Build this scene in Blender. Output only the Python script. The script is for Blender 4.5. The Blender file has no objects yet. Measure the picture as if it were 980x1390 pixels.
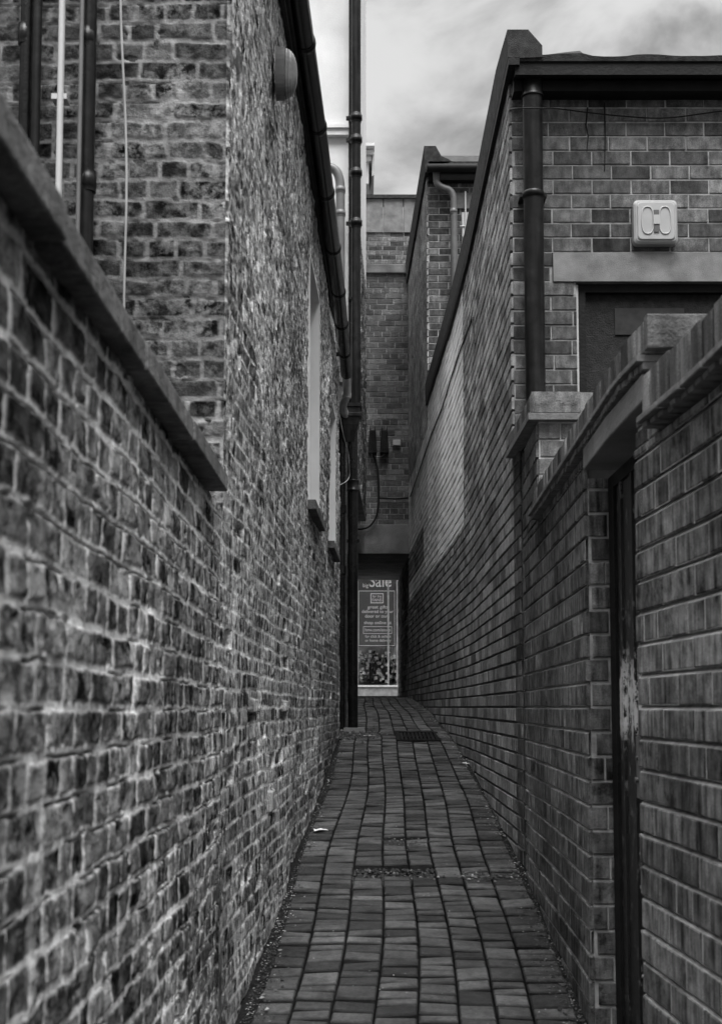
import bpy, math, random
import numpy as np
from mathutils import Vector, Matrix
R = math.radians
scene = bpy.context.scene
COL = scene.collection
random.seed(7)
# ------------------------------------------------------------------ camera
F_PX, TH, ZC = 1700.0, R(4.5), 1.35
PY0 = 960 - F_PX * math.tan(TH)
cd = bpy.data.cameras.new('camera'); cam = bpy.data.objects.new('camera', cd); COL.objects.link(cam)
cam.location = (0, 0, ZC); cam.rotation_euler = (R(90) + TH, 0, 0)
cd.sensor_fit = 'VERTICAL'; cd.sensor_height = 36.0; cd.sensor_width = 36.0
cd.lens = F_PX / 1390 * 36; cd.shift_y = (PY0 - 695) / 1390
cd.clip_start = 0.05; cd.clip_end = 1500
cd.dof.use_dof = True; cd.dof.focus_distance = 9.0; cd.dof.aperture_fstop = 8.0
scene.camera = cam
# ------------------------------------------------------------------ sky and sun (overcast, black and white)
SUN_EL, SUN_AZ = R(62), R(172)      # azimuth measured from +Y towards +X
w = bpy.data.worlds.new('World'); scene.world = w; w.use_nodes = True
nt = w.node_tree; nt.nodes.clear()
def N(nt, t, **kw):
    n = nt.nodes.new(t)
    for k, v in kw.items():
        if k.startswith('i_'):
            n.inputs[k[2:].replace('_', ' ')].default_value = v
        else: setattr(n, k, v)
    return n
sky = N(nt, 'ShaderNodeTexSky', sky_type='NISHITA', sun_disc=False, sun_elevation=SUN_EL, sun_rotation=SUN_AZ, air_density=1.0, dust_density=6.0, ozone_density=1.0)
bw = N(nt, 'ShaderNodeRGBToBW'); nt.links.new(sky.outputs[0], bw.inputs[0])
tc = N(nt, 'ShaderNodeTexCoord')
mp = N(nt, 'ShaderNodeMapping'); mp.inputs['Scale'].default_value = (1.0, 1.0, 1.9); mp.inputs['Location'].default_value = (1.15, 0.6, 0.35)
nt.links.new(tc.outputs['Generated'], mp.inputs['Vector'])
n1 = N(nt, 'ShaderNodeTexNoise'); n1.inputs['Scale'].default_value = 5.0; n1.inputs['Detail'].default_value = 7; n1.inputs['Roughness'].default_value = .52; n1.inputs['Distortion'].default_value = .35
nt.links.new(mp.outputs[0], n1.inputs['Vector'])
mr = N(nt, 'ShaderNodeMapRange'); mr.inputs['From Min'].default_value = .40; mr.inputs['From Max'].default_value = .62; mr.inputs['To Min'].default_value = .38; mr.inputs['To Max'].default_value = 1.2
mr.interpolation_type = 'SMOOTHSTEP'
nt.links.new(n1.outputs[0], mr.inputs[0])
# overcast luminance: an even cloud layer mixed over the clear sky
mx = N(nt, 'ShaderNodeMath', operation='MULTIPLY_ADD'); mx.inputs[1].default_value = .06; mx.inputs[2].default_value = 6.0
nt.links.new(bw.outputs[0], mx.inputs[0])
mu = N(nt, 'ShaderNodeMath', operation='MULTIPLY'); nt.links.new(mx.outputs[0], mu.inputs[0]); nt.links.new(mr.outputs[0], mu.inputs[1])
# overcast skies brighten overhead; steepened well past that here to light the alley
sx = N(nt, 'ShaderNodeSeparateXYZ'); nt.links.new(tc.outputs['Generated'], sx.inputs[0])
gr = N(nt, 'ShaderNodeMapRange'); gr.inputs['From Min'].default_value = .58; gr.inputs['From Max'].default_value = 1; gr.inputs['To Min'].default_value = .39; gr.inputs['To Max'].default_value = 4.2
nt.links.new(sx.outputs[2], gr.inputs[0])
mu2 = N(nt, 'ShaderNodeMath', operation='MULTIPLY'); nt.links.new(mu.outputs[0], mu2.inputs[0]); nt.links.new(gr.outputs[0], mu2.inputs[1]); mu = mu2
bg = N(nt, 'ShaderNodeBackground'); bg.inputs['Strength'].default_value = .105
nt.links.new(mu.outputs[0], bg.inputs['Color'])
wo = N(nt, 'ShaderNodeOutputWorld'); nt.links.new(bg.outputs[0], wo.inputs['Surface'])
sd = bpy.data.lights.new('sun', 'SUN'); sd.energy = 1.5; sd.angle = R(35); sd.color = (1, 1, 1)
sun = bpy.data.objects.new('sun', sd); COL.objects.link(sun)
sdir = Vector((math.sin(SUN_AZ) * math.cos(SUN_EL), math.cos(SUN_AZ) * math.cos(SUN_EL), math.sin(SUN_EL)))
sun.rotation_euler = sdir.to_track_quat('Z', 'Y').to_euler(); sun.location = (3, -5, 20)
vs = scene.view_settings
vs.view_transform = 'Standard'; vs.look = 'None'; vs.gamma = 1.0; vs.use_curve_mapping = False; vs.exposure = 1.32
scene.render.engine = 'CYCLES'
scene.cycles.max_bounces = 6; scene.cycles.diffuse_bounces = 4
# ------------------------------------------------------------------ plan of the alley
def P(px, py, Z):
    """point at ground distance Z seen at photograph pixel (px, py): used to take sizes off the photo"""
    a = (px - 490) / F_PX; b = (PY0 - py) / F_PX
    dy = math.cos(TH) - b * math.sin(TH); dz = math.sin(TH) + b * math.cos(TH)
    return Vector((a * Z / dy, Z, ZC + dz * Z / dy))
RZ = [-3, 2.45, 3.05, 3.86, 5.96, 7.4, 8.9, 10.5, 13.2, 16.6, 21, 30]
RX = [.73, .707, .678, .705, .775, .785, .80, .785, .725, .65, .585, .585]
XR = lambda z: np.interp(z, RZ, RX)
XL = lambda z: np.interp(z, [-3, 3.5, 3.55, 10.6, 10.75, 30], [-.37, -.39, -.397, -.185, -.21, -.21])
GZ = lambda z: np.interp(z, [-30, -3, 0, 3, 4.57, 5.9, 7.5, 9.06, 11, 12.8, 14.5, 16.1, 18.5, 21.2, 28, 200], [-3.6, -.34, -.02, .29, .456, .60, .77, .943, 1.145, 1.298, 1.40, 1.465, 1.51, 1.536, 1.585, 1.7])
# ------------------------------------------------------------------ noise
def hsh(a, b, s=0):
    a = np.asarray(a).astype(np.int64); b = np.asarray(b).astype(np.int64)
    n = (a * 374761393 + b * 668265263 + s * 1442695041) & 0xffffffff
    n = ((n ^ (n >> 13)) * 1274126177) & 0xffffffff
    n = ((n ^ (n >> 15)) * 2246822519) & 0xffffffff
    return ((n ^ (n >> 16)) & 0xffffff) / float(0xffffff)
def vn(x, y, s=0):
    xi = np.floor(x); yi = np.floor(y); fx = x - xi; fy = y - yi
    fx = fx * fx * (3 - 2 * fx); fy = fy * fy * (3 - 2 * fy)
    a = hsh(xi, yi, s); b = hsh(xi + 1, yi, s); c = hsh(xi, yi + 1, s); d = hsh(xi + 1, yi + 1, s)
    return (a * (1 - fx) + b * fx) * (1 - fy) + (c * (1 - fx) + d * fx) * fy * 1.0 - .5
def fbm(x, y, s=0, o=3):
    r = 0; k = 1.0
    for i in range(o):
        r = r + vn(x * 2 ** i, y * 2 ** i, s + i * 17) * k; k *= .5
    return r
sst = lambda a, b, x: (lambda t: t * t * (3 - 2 * t))(np.clip((x - a) / (b - a), 0, 1))
# ------------------------------------------------------------------ materials (all neutral grey: a black-and-white photograph)
def newmat(name):
    m = bpy.data.materials.new(name); m.use_nodes = True
    t = m.node_tree; p = t.nodes['Principled BSDF']
    return m, t, p
def g3(v): return (v, v, v, 1)
def M_(t, op, a, b=None, c=None, clamp=False):
    n = t.nodes.new('ShaderNodeMath'); n.operation = op; n.use_clamp = clamp
    for i, x in enumerate((a, b, c)):
        if x is None: continue
        if isinstance(x, (int, float)): n.inputs[i].default_value = x
        else: t.links.new(x, n.inputs[i])
    return n.outputs[0]
def noise_(t, scale, detail=4, vec=None, rough=.55, dist=0):
    n = t.nodes.new('ShaderNodeTexNoise'); n.inputs['Scale'].default_value = scale; n.inputs['Detail'].default_value = detail
    n.inputs['Roughness'].default_value = rough; n.inputs['Distortion'].default_value = dist
    if vec is None:
        g = t.nodes.new('ShaderNodeNewGeometry'); vec = g.outputs['Position']
    t.links.new(vec, n.inputs['Vector']); return n.outputs[0]
def scaled_pos(t, s):
    g = t.nodes.new('ShaderNodeNewGeometry'); m = t.nodes.new('ShaderNodeMapping'); m.inputs['Scale'].default_value = s
    t.links.new(g.outputs['Position'], m.inputs['Vector']); return m.outputs[0]
def rng(t, v, a, b, c, d):
    n = t.nodes.new('ShaderNodeMapRange'); n.inputs[1].default_value = a; n.inputs[2].default_value = b; n.inputs[3].default_value = c; n.inputs[4].default_value = d
    t.links.new(v, n.inputs[0]); return n.outputs[0]
def bump_(t, p, h, strength, dist):
    b = t.nodes.new('ShaderNodeBump'); b.inputs['Strength'].default_value = strength; b.inputs['Distance'].default_value = dist
    t.links.new(h, b.inputs['Height']); t.links.new(b.outputs[0], p.inputs['Normal'])
def att(t, name):
    a = t.nodes.new('ShaderNodeAttribute'); a.attribute_name = name; return a.outputs['Fac']
def plain(name, v, rough=.7, var=.25, nscale=8, bump=.0, bscale=60, metal=0, streak=0, spec=None):
    m, t, p = newmat(name)
    c = M_(t, 'MULTIPLY', rng(t, noise_(t, nscale, 6), .3, .7, 1 - var, 1 + var), v)
    if streak:
        s = noise_(t, 1.0, 4, scaled_pos(t, (26, 26, 1.6)))
        c = M_(t, 'MULTIPLY', c, rng(t, s, .35, .65, 1 - streak, 1 + streak * .5))
    t.links.new(c, p.inputs['Base Color'])
    p.inputs['Roughness'].default_value = rough; p.inputs['Metallic'].default_value = metal
    if spec is not None: p.inputs['Specular IOR Level'].default_value = spec
    if bump: bump_(t, p, noise_(t, bscale, 5), bump, .01)
    return m
def brickmat(name, lo, hi, mortar, streak=.35, smear=.0, patch=.2, fine=180, bumpd=.0025, stainscale=1.5, rough=.86, blotch=0.0, ang=(60, 60, 5)):
    m, t, p = newmat(name)
    tone = att(t, 'tone'); mask = att(t, 'mask')
    b = M_(t, 'MULTIPLY_ADD', tone, hi - lo, lo)
    st = noise_(t, 1.0, 4, scaled_pos(t, ang))
    b = M_(t, 'MULTIPLY', b, rng(t, st, .32, .68, 1 - streak, 1 + streak))
    md = noise_(t, 22, 5); b = M_(t, 'MULTIPLY', b, rng(t, md, .3, .7, 1 - blotch, 1 + blotch))
    fn = noise_(t, fine, 4, rough=.7)
    b = M_(t, 'MULTIPLY', b, rng(t, fn, .3, .7, .5, 1.5))
    mo = M_(t, 'MULTIPLY', rng(t, noise_(t, 30, 5), .3, .7, .65, 1.3), mortar)
    if smear:
        sm = M_(t, 'MULTIPLY', rng(t, noise_(t, 16, 7, rough=.75), .44, .58, 0, 1), rng(t, noise_(t, 3.2, 4), .40, .62, .15, 1.15))
        mask = M_(t, 'SUBTRACT', mask, M_(t, 'MULTIPLY', sm, smear), clamp=True)
    mixn = t.nodes.new('ShaderNodeMix'); mixn.data_type = 'FLOAT'
    t.links.new(mask, mixn.inputs[0]); t.links.new(mo, mixn.inputs[2]); t.links.new(b, mixn.inputs[3])
    c = M_(t, 'MULTIPLY', mixn.outputs[0], rng(t, noise_(t, stainscale, 6), .3, .7, 1 - patch, 1 + patch))
    t.links.new(c, p.inputs['Base Color']); p.inputs['Roughness'].default_value = rough
    p.inputs['Specular IOR Level'].default_value = .08
    hh = M_(t, 'ADD', fn, M_(t, 'MULTIPLY', md, .8))
    bump_(t, p, hh, .9, bumpd * 2)
    return m
MAT = {}
MAT['old_near'] = brickmat('old_brick_near', .006, .19, .66, streak=.6, smear=.58, patch=.55, fine=230, blotch=.6, bumpd=.003, ang=(30, 30, 12))
MAT['old'] = brickmat('old_brick', .008, .26, .62, streak=.7, smear=.95, patch=.5, fine=170, blotch=.6, bumpd=.004, ang=(25, 25, 9))
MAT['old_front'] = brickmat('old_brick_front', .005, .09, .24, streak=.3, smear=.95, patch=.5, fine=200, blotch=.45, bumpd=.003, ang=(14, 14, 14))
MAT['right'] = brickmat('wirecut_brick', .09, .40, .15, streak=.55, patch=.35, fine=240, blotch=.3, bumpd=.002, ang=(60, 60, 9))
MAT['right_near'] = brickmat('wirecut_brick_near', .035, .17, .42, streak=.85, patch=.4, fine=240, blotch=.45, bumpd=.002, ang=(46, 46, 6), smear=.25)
MAT['pale'] = brickmat('pale_smooth_brick', .68, .85, .02, streak=.10, patch=.22, fine=240, blotch=.06, bumpd=.0008)
MAT['facade'] = brickmat('facade_brick', .035, .20, .36, streak=.4, patch=.35, fine=220, blotch=.35, bumpd=.0015, ang=(30, 30, 10))
MAT['far'] = brickmat('far_brick', .06, .22, .34, streak=.2, patch=.3, fine=120, blotch=.25, ang=(12, 12, 6))
MAT['concrete'] = plain('concrete', .18, .85, .35, 9, .35, 240)
MAT['conc_dark'] = plain('stained_concrete', .17, .85, .45, 3.5, .5, 70)
MAT['coping_old'] = plain('coping_stone', .11, .8, .65, 7, .7, 70, streak=.45)
MAT['terracotta'] = plain('coping_tile', .15, .75, .3, 14, .4, 120, streak=.3)
MAT['render'] = plain('white_render', .66, .7, .16, 2.2, .15, 60)
MAT['whitepaint'] = plain('white_paint', .5, .5, .06, 8, .05, 60)
MAT['reveal'] = plain('painted_reveal', .62, .6, .12, 3)
MAT['greyframe'] = plain('pale_grey_paint', .42, .55, .15, 5, .15, 60, streak=.15)
MAT['blackpipe'] = plain('black_gloss_paint', .008, .27, .5, 12, .12, 90, spec=.3)
MAT['ironpipe'] = plain('weathered_black_iron', .012, .34, .6, 14, .1, 70, streak=.7, spec=.2)
MAT['greypipe'] = plain('grey_pipe', .12, .45, .2, 9, .05, 60)
MAT['whitepvc'] = plain('white_pvc', .5, .4, .05, 9)
MAT['black'] = plain('black_paint', .010, .6, .4, 10, .3, 70, spec=.15)
MAT['felt'] = plain('roofing_felt', .050, .95, .4, 25, 1.0, 200, spec=.15)
MAT['darkwood'] = plain('dark_wood', .02, .6, .4, 6, .3, 50, streak=.4, spec=.2)
MAT['cable'] = plain('cable', .010, .6, spec=.2)
MAT['palecable'] = plain('pale_cable', .33, .6)
MAT['diffuser'] = plain('diffuser_plastic', .38, .3, .08, 12)
MAT['tube'] = plain('lamp_tube', .40, .35, .03, 12)
MAT['lampgrey'] = plain('lamp_grey_plastic', .09, .45, .15, 20)
MAT['metal'] = plain('galvanised_metal', .4, .4, .2, 12, metal=.6)
MAT['soil'] = plain('soil', .014, .95, .5, 40, 1, 120, spec=.05)
MAT['litter'] = None
def pavemat():
    m, t, p = newmat('block_paving')
    tone = att(t, 'tone')
    b = M_(t, 'MULTIPLY_ADD', tone, .066, .022)
    b = M_(t, 'MULTIPLY', b, rng(t, noise_(t, 260, 4, rough=.8), .3, .7, .6, 1.45))
    b = M_(t, 'MULTIPLY', b, rng(t, noise_(t, 5, 8, rough=.65), .3, .7, .45, 1.6)); b = M_(t, 'MULTIPLY', b, rng(t, noise_(t, 45, 6, rough=.7), .3, .7, .6, 1.45))
    v = t.nodes.new('ShaderNodeTexVoronoi'); v.inputs['Scale'].default_value = 38; g = t.nodes.new('ShaderNodeNewGeometry'); t.links.new(g.outputs['Position'], v.inputs['Vector'])
    gate = rng(t, noise_(t, 4, 3), .5, .62, 0, 1)
    sp = M_(t, 'MULTIPLY', rng(t, v.outputs['Distance'], .06, .10, .16, 0), gate)
    b = M_(t, 'ADD', b, sp)
    b = M_(t, 'MULTIPLY', b, rng(t, att(t, 'mask'), .2, .95, .25, 1))   # silt on the arrises and in joints, plus shade painted on the block sides
    t.links.new(b, p.inputs['Base Color']); t.links.new(rng(t, noise_(t, 9, 5), .35, .65, .5, .9), p.inputs['Roughness']); p.inputs['Specular IOR Level'].default_value = .3
    bump_(t, p, M_(t, 'ADD', noise_(t, 150, 5, rough=.75), noise_(t, 34, 5, rough=.6)), 1.0, .007)
    return m
MAT['pave'] = pavemat()
def tonemat(name, lo, hi, rough=.8):
    m, t, p = newmat(name); t.links.new(M_(t, 'MULTIPLY_ADD', att(t, 'tone'), hi - lo, lo), p.inputs['Base Color']); p.inputs['Roughness'].default_value = rough; return m
MAT['litter'] = tonemat('litter', .012, .40)
MAT['edge_brick'] = brickmat('coping_brick', .025, .17, .05, streak=.5, patch=.3, fine=240, blotch=.2, bumpd=.0015, ang=(38, 38, 4))
def peeling():
    m, t, p = newmat('peeling_black_paint')
    n = noise_(t, 1, 7, scaled_pos(t, (34, 34, 17)), rough=.75)
    g = t.nodes.new('ShaderNodeNewGeometry'); s = t.nodes.new('ShaderNodeSeparateXYZ'); t.links.new(g.outputs['Position'], s.inputs[0])
    band = M_(t, 'MULTIPLY', rng(t, s.outputs[2], 1.22, 1.30, 0, 1), rng(t, s.outputs[2], 1.44, 1.54, 1, 0))
    k = rng(t, M_(t, 'ADD', n, M_(t, 'MULTIPLY', band, .13)), .58, .61, 0, 1)
    mixn = t.nodes.new('ShaderNodeMix'); mixn.data_type = 'FLOAT'; mixn.inputs[2].default_value = .010; mixn.inputs[3].default_value = .62
    t.links.new(M_(t, 'MULTIPLY', k, M_(t, 'ADD', M_(t, 'MULTIPLY', band, .8), .2)), mixn.inputs[0])
    t.links.new(mixn.outputs[0], p.inputs['Base Color']); p.inputs['Roughness'].default_value = .5
    bump_(t, p, n, .5, .01); return m
MAT['peel'] = peeling()
def glassmat():
    m, t, p = newmat('window_glass'); p.inputs['Base Color'].default_value = g3(.03); p.inputs['Roughness'].default_value = .08; p.inputs['Specular IOR Level'].default_value = .8; return m
MAT['glass'] = glassmat()
def shopglass():
    m, t, p = newmat('shop_glass'); p.inputs['Base Color'].default_value = g3(.95); p.inputs['Roughness'].default_value = .02; p.inputs['Transmission Weight'].default_value = 1; p.inputs['IOR'].default_value = 1.1; return m
MAT['shopglass'] = shopglass()
def emis(name, v, e):
    m, t, p = newmat(name); p.inputs['Base Color'].default_value = g3(v); p.inputs['Emission Color'].default_value = g3(1); p.inputs['Emission Strength'].default_value = e; return m
MAT['paleprint'] = emis('pale_print', .42, .0)  # plain pale print colour; emission is off
MAT['poster'] = plain('poster_print', .06, .5, .12, 1.5, spec=.2)
MAT['postertop'] = plain('poster_dark_print', .025, .5)
MAT['board'] = plain('painted_board', .014, .6, .6, 30, .5, 120, spec=.2)
# ------------------------------------------------------------------ object helpers
def link(o, parent=None):
    COL.objects.link(o)
    if parent is not None:
        o.parent = parent; o.matrix_parent_inverse = Matrix.Translation(-Vector(parent.location))
    return o
def tag(o, label, cat, group=None, kind=None):
    if label: o['label'] = label
    if cat: o['category'] = cat
    if group: o['group'] = group
    if kind: o['kind'] = kind
    return o
def thing(name, loc, label, cat, group=None):
    o = bpy.data.objects.new(name, None); o.location = loc; o.empty_display_size = .1; COL.objects.link(o); return tag(o, label, cat, group)
class MB:
    def __init__(s): s.v = []; s.f = []; s.t = []; s.m = []; s.sm = []
    def add(s, vs_, fs, tone=.5, mask=1., smooth=False):
        b = len(s.v); s.v += [tuple(x) for x in vs_]; s.f += [tuple(b + i for i in f) for f in fs]
        n = len(vs_); s.t += [tone] * n
        s.m += (list(mask) if hasattr(mask, '__len__') else [mask] * n); s.sm += [smooth] * len(fs); return s
    def box(s, x0, x1, y0, y1, z0, z1, tone=.5, b=0.0, mask=1.):
        return s.ubox(lambda u, v, w_: (u, v, w_), x0, x1, y0, y1, z0, z1, b, tone, mask)
    def ubox(s, mp_, u0, u1, v0, v1, w0, w1, c=.0, tone=.5, mask=1., full=True):
        """box in wall coordinates; the w1 face is chamfered by c"""
        if c <= 0:
            q = [(u0, v0, w0), (u1, v0, w0), (u1, v1, w0), (u0, v1, w0), (u0, v0, w1), (u1, v0, w1), (u1, v1, w1), (u0, v1, w1)]
            return s.add([mp_(*p) for p in q], [(0, 3, 2, 1), (4, 5, 6, 7), (0, 1, 5, 4), (1, 2, 6, 5), (2, 3, 7, 6), (3, 0, 4, 7)], tone, mask)
        q = [(u0, v0, w0), (u1, v0, w0), (u1, v1, w0), (u0, v1, w0), (u0, v0, w1 - c), (u1, v0, w1 - c), (u1, v1, w1 - c), (u0, v1, w1 - c),
             (u0 + c, v0 + c, w1), (u1 - c, v0 + c, w1), (u1 - c, v1 - c, w1), (u0 + c, v1 - c, w1)]
        f = [(8, 9, 10, 11), (4, 5, 9, 8), (5, 6, 10, 9), (6, 7, 11, 10), (7, 4, 8, 11), (0, 1, 5, 4), (1, 2, 6, 5), (2, 3, 7, 6), (3, 0, 4, 7)]
        if full: f.append((0, 3, 2, 1))
        return s.add([mp_(*p) for p in q], f, tone, mask)
    def tube(s, pts, r, n=14, tone=.5, cap=True):
        pts = [Vector(p) for p in pts]; rs = r if hasattr(r, '__len__') else [r] * len(pts)
        up = Vector((0, 0, 1)); base = []; vsx = []
        pt = None
        for i, p in enumerate(pts):
            a = pts[max(i - 1, 0)]; c = pts[min(i + 1, len(pts) - 1)]; d = (c - a).normalized()
            if pt is None:
                x = d.cross(up if abs(d.z) < .9 else Vector((0, 1, 0))).normalized()
            else: x = (pt - d * pt.dot(d)).normalized()
            pt = x; y = d.cross(x)
            for k in range(n):
                t_ = 2 * math.pi * k / n; vsx.append(p + (x * math.cos(t_) + y * math.sin(t_)) * rs[i])
        fs = []
        for i in range(len(pts) - 1):
            for k in range(n):
                fs.append((i * n + k, i * n + (k + 1) % n, (i + 1) * n + (k + 1) % n, (i + 1) * n + k))
        s.add(vsx, fs, tone, 1., True)
        if cap:
            s.add(vsx[:n], [tuple(range(n - 1, -1, -1))], tone); s.add(vsx[-n:], [tuple(range(n))], tone)
        return s
    def build(s, name, mat, parent=None, attrs=False):
        me = bpy.data.meshes.new(name); me.from_pydata(s.v, [], s.f)
        me.polygons.foreach_set('use_smooth', s.sm)
        a = me.attributes.new('tone', 'FLOAT', 'POINT'); a.data.foreach_set('value', s.t)
        a = me.attributes.new('mask', 'FLOAT', 'POINT'); a.data.foreach_set('value', s.m)
        me.materials.append(MAT[mat] if isinstance(mat, str) else mat); me.update()
        o = bpy.data.objects.new(name, me); return link(o, parent)
def wallR(off=0.): return lambda u, v, w_: (float(XR(u)) - w_ + off, u, v)
def wallL(off=0.): return lambda u, v, w_: (float(XL(u)) + w_ + off, u, v)
def rail(mb, mp_, zs, v0, v1, w0, w1, tone=.5, c=.0):
    """bar following the wall between successive distances zs; v0/v1 may be callables"""
    f0 = v0 if callable(v0) else (lambda z: v0); f1 = v1 if callable(v1) else (lambda z: v1)
    vs_ = []
    for z in zs:
        vs_ += [mp_(z, f0(z), w0), mp_(z, f0(z), w1), mp_(z, f1(z), w1), mp_(z, f1(z), w0)]
    fs = [(0, 1, 2, 3)]
    for i in range(len(zs) - 1):
        a = i * 4; b = a + 4
        for k in range(4): fs.append((a + k, b + k, b + (k + 1) % 4, a + (k + 1) % 4))
    e = (len(zs) - 1) * 4; fs.append((e + 3, e + 2, e + 1, e)); return mb.add(vs_, fs, tone)
def modern(mb, mp_, u0, u1, v0, v1, course=.075, blen=.225, jw=.009, jv=.006, depth=.009, seed=1, header=0, tonef=None, ground=None, ustep=.5, jmask=0., c=.0025, uoff=0, flush=False):
    rs = random.Random(seed)
    us = np.arange(u0, u1 + 1e-6, ustep).tolist()
    if us[-1] < u1 - 1e-4: us.append(u1)
    for a, b in zip(us[:-1], us[1:]):
        mb.add([mp_(a, v0, 0), mp_(b, v0, 0), mp_(b, v1, 0), mp_(a, v1, 0)], [(0, 1, 2, 3)], .5, 0.)
    r0 = int(math.floor(v0 / course)); r1 = int(math.ceil(v1 / course))
    for r in range(r0, r1):
        va = max(v0, r * course + jw / 2); vb = min(v1, (r + 1) * course - jw / 2)
        if vb - va < .01: continue
        L = blen; o = (r % 2) * blen / 2
        if header and r % header == 0: L = blen / 2; o = blen / 4
        o += rs.uniform(-.012, .012) + uoff
        if flush:
            vn_ = min(v1, vb + jw); uu_ = list(us)
            for a, b in zip(uu_[:-1], uu_[1:]):
                if ground is not None and vb < ground((a + b) / 2) - .02: continue
                e = depth - .0024
                mb.add([mp_(a, va - .001, e), mp_(b, va - .001, e), mp_(b, vb, e), mp_(a, vb, e), mp_(b, vn_, e - .012), mp_(a, vn_, e - .012)], [(0, 1, 2, 3), (3, 2, 4, 5)], .5, 0.)
        k = int(math.floor((u0 - o) / L))
        while k * L + o < u1:
            j1 = rs.uniform(-.002, .002)
            ua = max(u0, k * L + o + jv / 2 + j1); ub = min(u1, (k + 1) * L + o - jv / 2)
            k += 1
            if ub - ua < .012: continue
            um = (ua + ub) / 2
            if ground is not None and vb < ground(um) - .02: continue
            tn = rs.betavariate(2, 2.2)
            if tonef: tn = tonef(um, (va + vb) / 2, tn)
            mb.ubox(mp_, ua, ub, va + rs.uniform(-.0008, .0008), vb + rs.uniform(-.0008, .0008), 0, depth + rs.uniform(-.0012 if flush else -.0022, .0022), c, tn, 1., full=False)
    return mb
def old_wall(name, parent, U, V, mp_, course, blen, seed, mat, holes=(), ground=None, amp=1., taper=(), joint=.006, pits=.02, und=.012, ampf=None, spots=(), groove=1.):
    U = np.asarray(U); V = np.asarray(V); nu, nv = len(U), len(V)
    u, v = np.meshgrid(U, V, indexing='ij')
    ud = u + .010 * fbm(u * 7, v * 9, seed) ; vd = v + .018 * fbm(u * 1.3, v * 2.2, seed + 3, 2) + .007 * fbm(u * 14, v * 16, seed + 5)
    row = np.floor(vd / course); fv = vd - row * course
    hr = hsh(row, row * 0, seed + 7)
    L = np.where((row % 4) == 1, blen / 2, blen)
    uu = ud + hr * blen; idx = np.floor(uu / L); fu = uu - idx * L
    h1 = hsh(idx, row, seed + 9); h2 = hsh(idx, row, seed + 11); h3 = hsh(idx, row, seed + 13)
    # some stretchers read as two headers
    half = (h3 > .80) & (L > blen * .7); fu2 = np.minimum(fu, np.abs(fu - L / 2)); side = (fu > L / 2)
    h1 = np.where(half & side, hsh(idx, row, seed + 19), h1)
    jw = joint * (.7 + .7 * h2)
    dx = np.where(half, np.minimum(fu2, L - fu), np.minimum(fu, L - fu)) - jw * .72
    dy = np.minimum(fv, course - fv) - jw * .85
    rr = .005; d = np.where((dx < rr) & (dy < rr), rr - np.hypot(rr - np.minimum(dx, rr), rr - np.minimum(dy, rr)), np.minimum(dx, dy))
    d = d + .0035 * fbm(u * 55, v * 55, seed + 21)
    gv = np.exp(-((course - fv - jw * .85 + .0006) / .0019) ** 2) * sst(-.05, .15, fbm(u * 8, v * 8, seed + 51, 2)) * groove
    m = sst(-.0015, .0035, d); mh = sst(-.0005, .0035, d)
    bh = -.0005 + .0045 * h2; bh = np.where(h3 < pits, -.022, bh)
    big = fbm(u * 24, v * 26, seed + 23, 3)
    if ampf is not None: amp = ampf(u, v)
    h = mh * bh * amp + (.0022 + .0026 * mh) * amp * big + .0026 * amp * fbm(u * 85, v * 85, seed + 29, 2) + und * fbm(u * 1.1, v * 1.3, seed + 31, 2) + .004 * amp * vn(u * 9, v * 11, seed + 37)
    h = np.where((big < -.42) & (h1 > .5), h - .006 * amp, h)
    h = h - .005 * gv; m = np.maximum(m, gv); h1 = h1 * (1 - gv)  # dark tone in the groove paints the shadow line under the mortar ribbon
    for (su, sv, sw, sh, dp, tn_) in spots:
        q = (np.abs(u - su) < sw) & (np.abs(v - sv) < sh); h = np.where(q, dp, h); m = np.where(q, 1, m); h1 = np.where(q, tn_, h1)
    for tu, tw in taper: h = h * sst(0, tw, np.abs(u - tu))
    x, y, z = mp_(u, v, h)
    co = np.stack([np.broadcast_to(x, u.shape), np.broadcast_to(y, u.shape), np.broadcast_to(z, u.shape)], -1).reshape(-1, 3)
    ii, jj = np.meshgrid(np.arange(nu - 1), np.arange(nv - 1), indexing='ij')
    keep = np.ones(ii.shape, bool); uc = (u[:-1, :-1] + u[1:, 1:]) / 2; vc = (v[:-1, :-1] + v[1:, 1:]) / 2
    for a, b, c, e in holes: keep &= ~((uc > a) & (uc < b) & (vc > c) & (vc < e))
    if ground is not None: keep &= vc > ground(uc) - .06
    i = ii[keep]; j = jj[keep]; a = i * nv + j
    fc = np.stack([a, a + nv, a + nv + 1, a + 1], -1)
    me = bpy.data.meshes.new(name); me.vertices.add(len(co)); me.vertices.foreach_set('co', co.ravel().astype(np.float32))
    me.loops.add(fc.size); me.loops.foreach_set('vertex_index', fc.ravel().astype(np.int32))
    me.polygons.add(len(fc)); me.polygons.foreach_set('loop_start', np.arange(0, fc.size, 4, dtype=np.int32))
    me.update(calc_edges=True); me.polygons.foreach_set('use_smooth', np.ones(len(fc), bool))
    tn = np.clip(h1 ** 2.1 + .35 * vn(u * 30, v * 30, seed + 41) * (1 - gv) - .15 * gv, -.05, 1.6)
    for nm, arr in (('tone', tn), ('mask', m)):
        at = me.attributes.new(nm, 'FLOAT', 'POINT'); at.data.foreach_set('value', arr.ravel().astype(np.float32))
    me.materials.append(MAT[mat]); me.validate(); 
    return link(bpy.data.objects.new(name, me), parent)
def tubeobj(name, pts, r, mat, parent=None, n=14):
    return MB().tube(pts, r, n).build(name, mat, parent)
def boxobj(name, mat, parent, *bs):
    m = MB()
    for b in bs: m.box(*b)
    return m.build(name, mat, parent)
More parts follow.
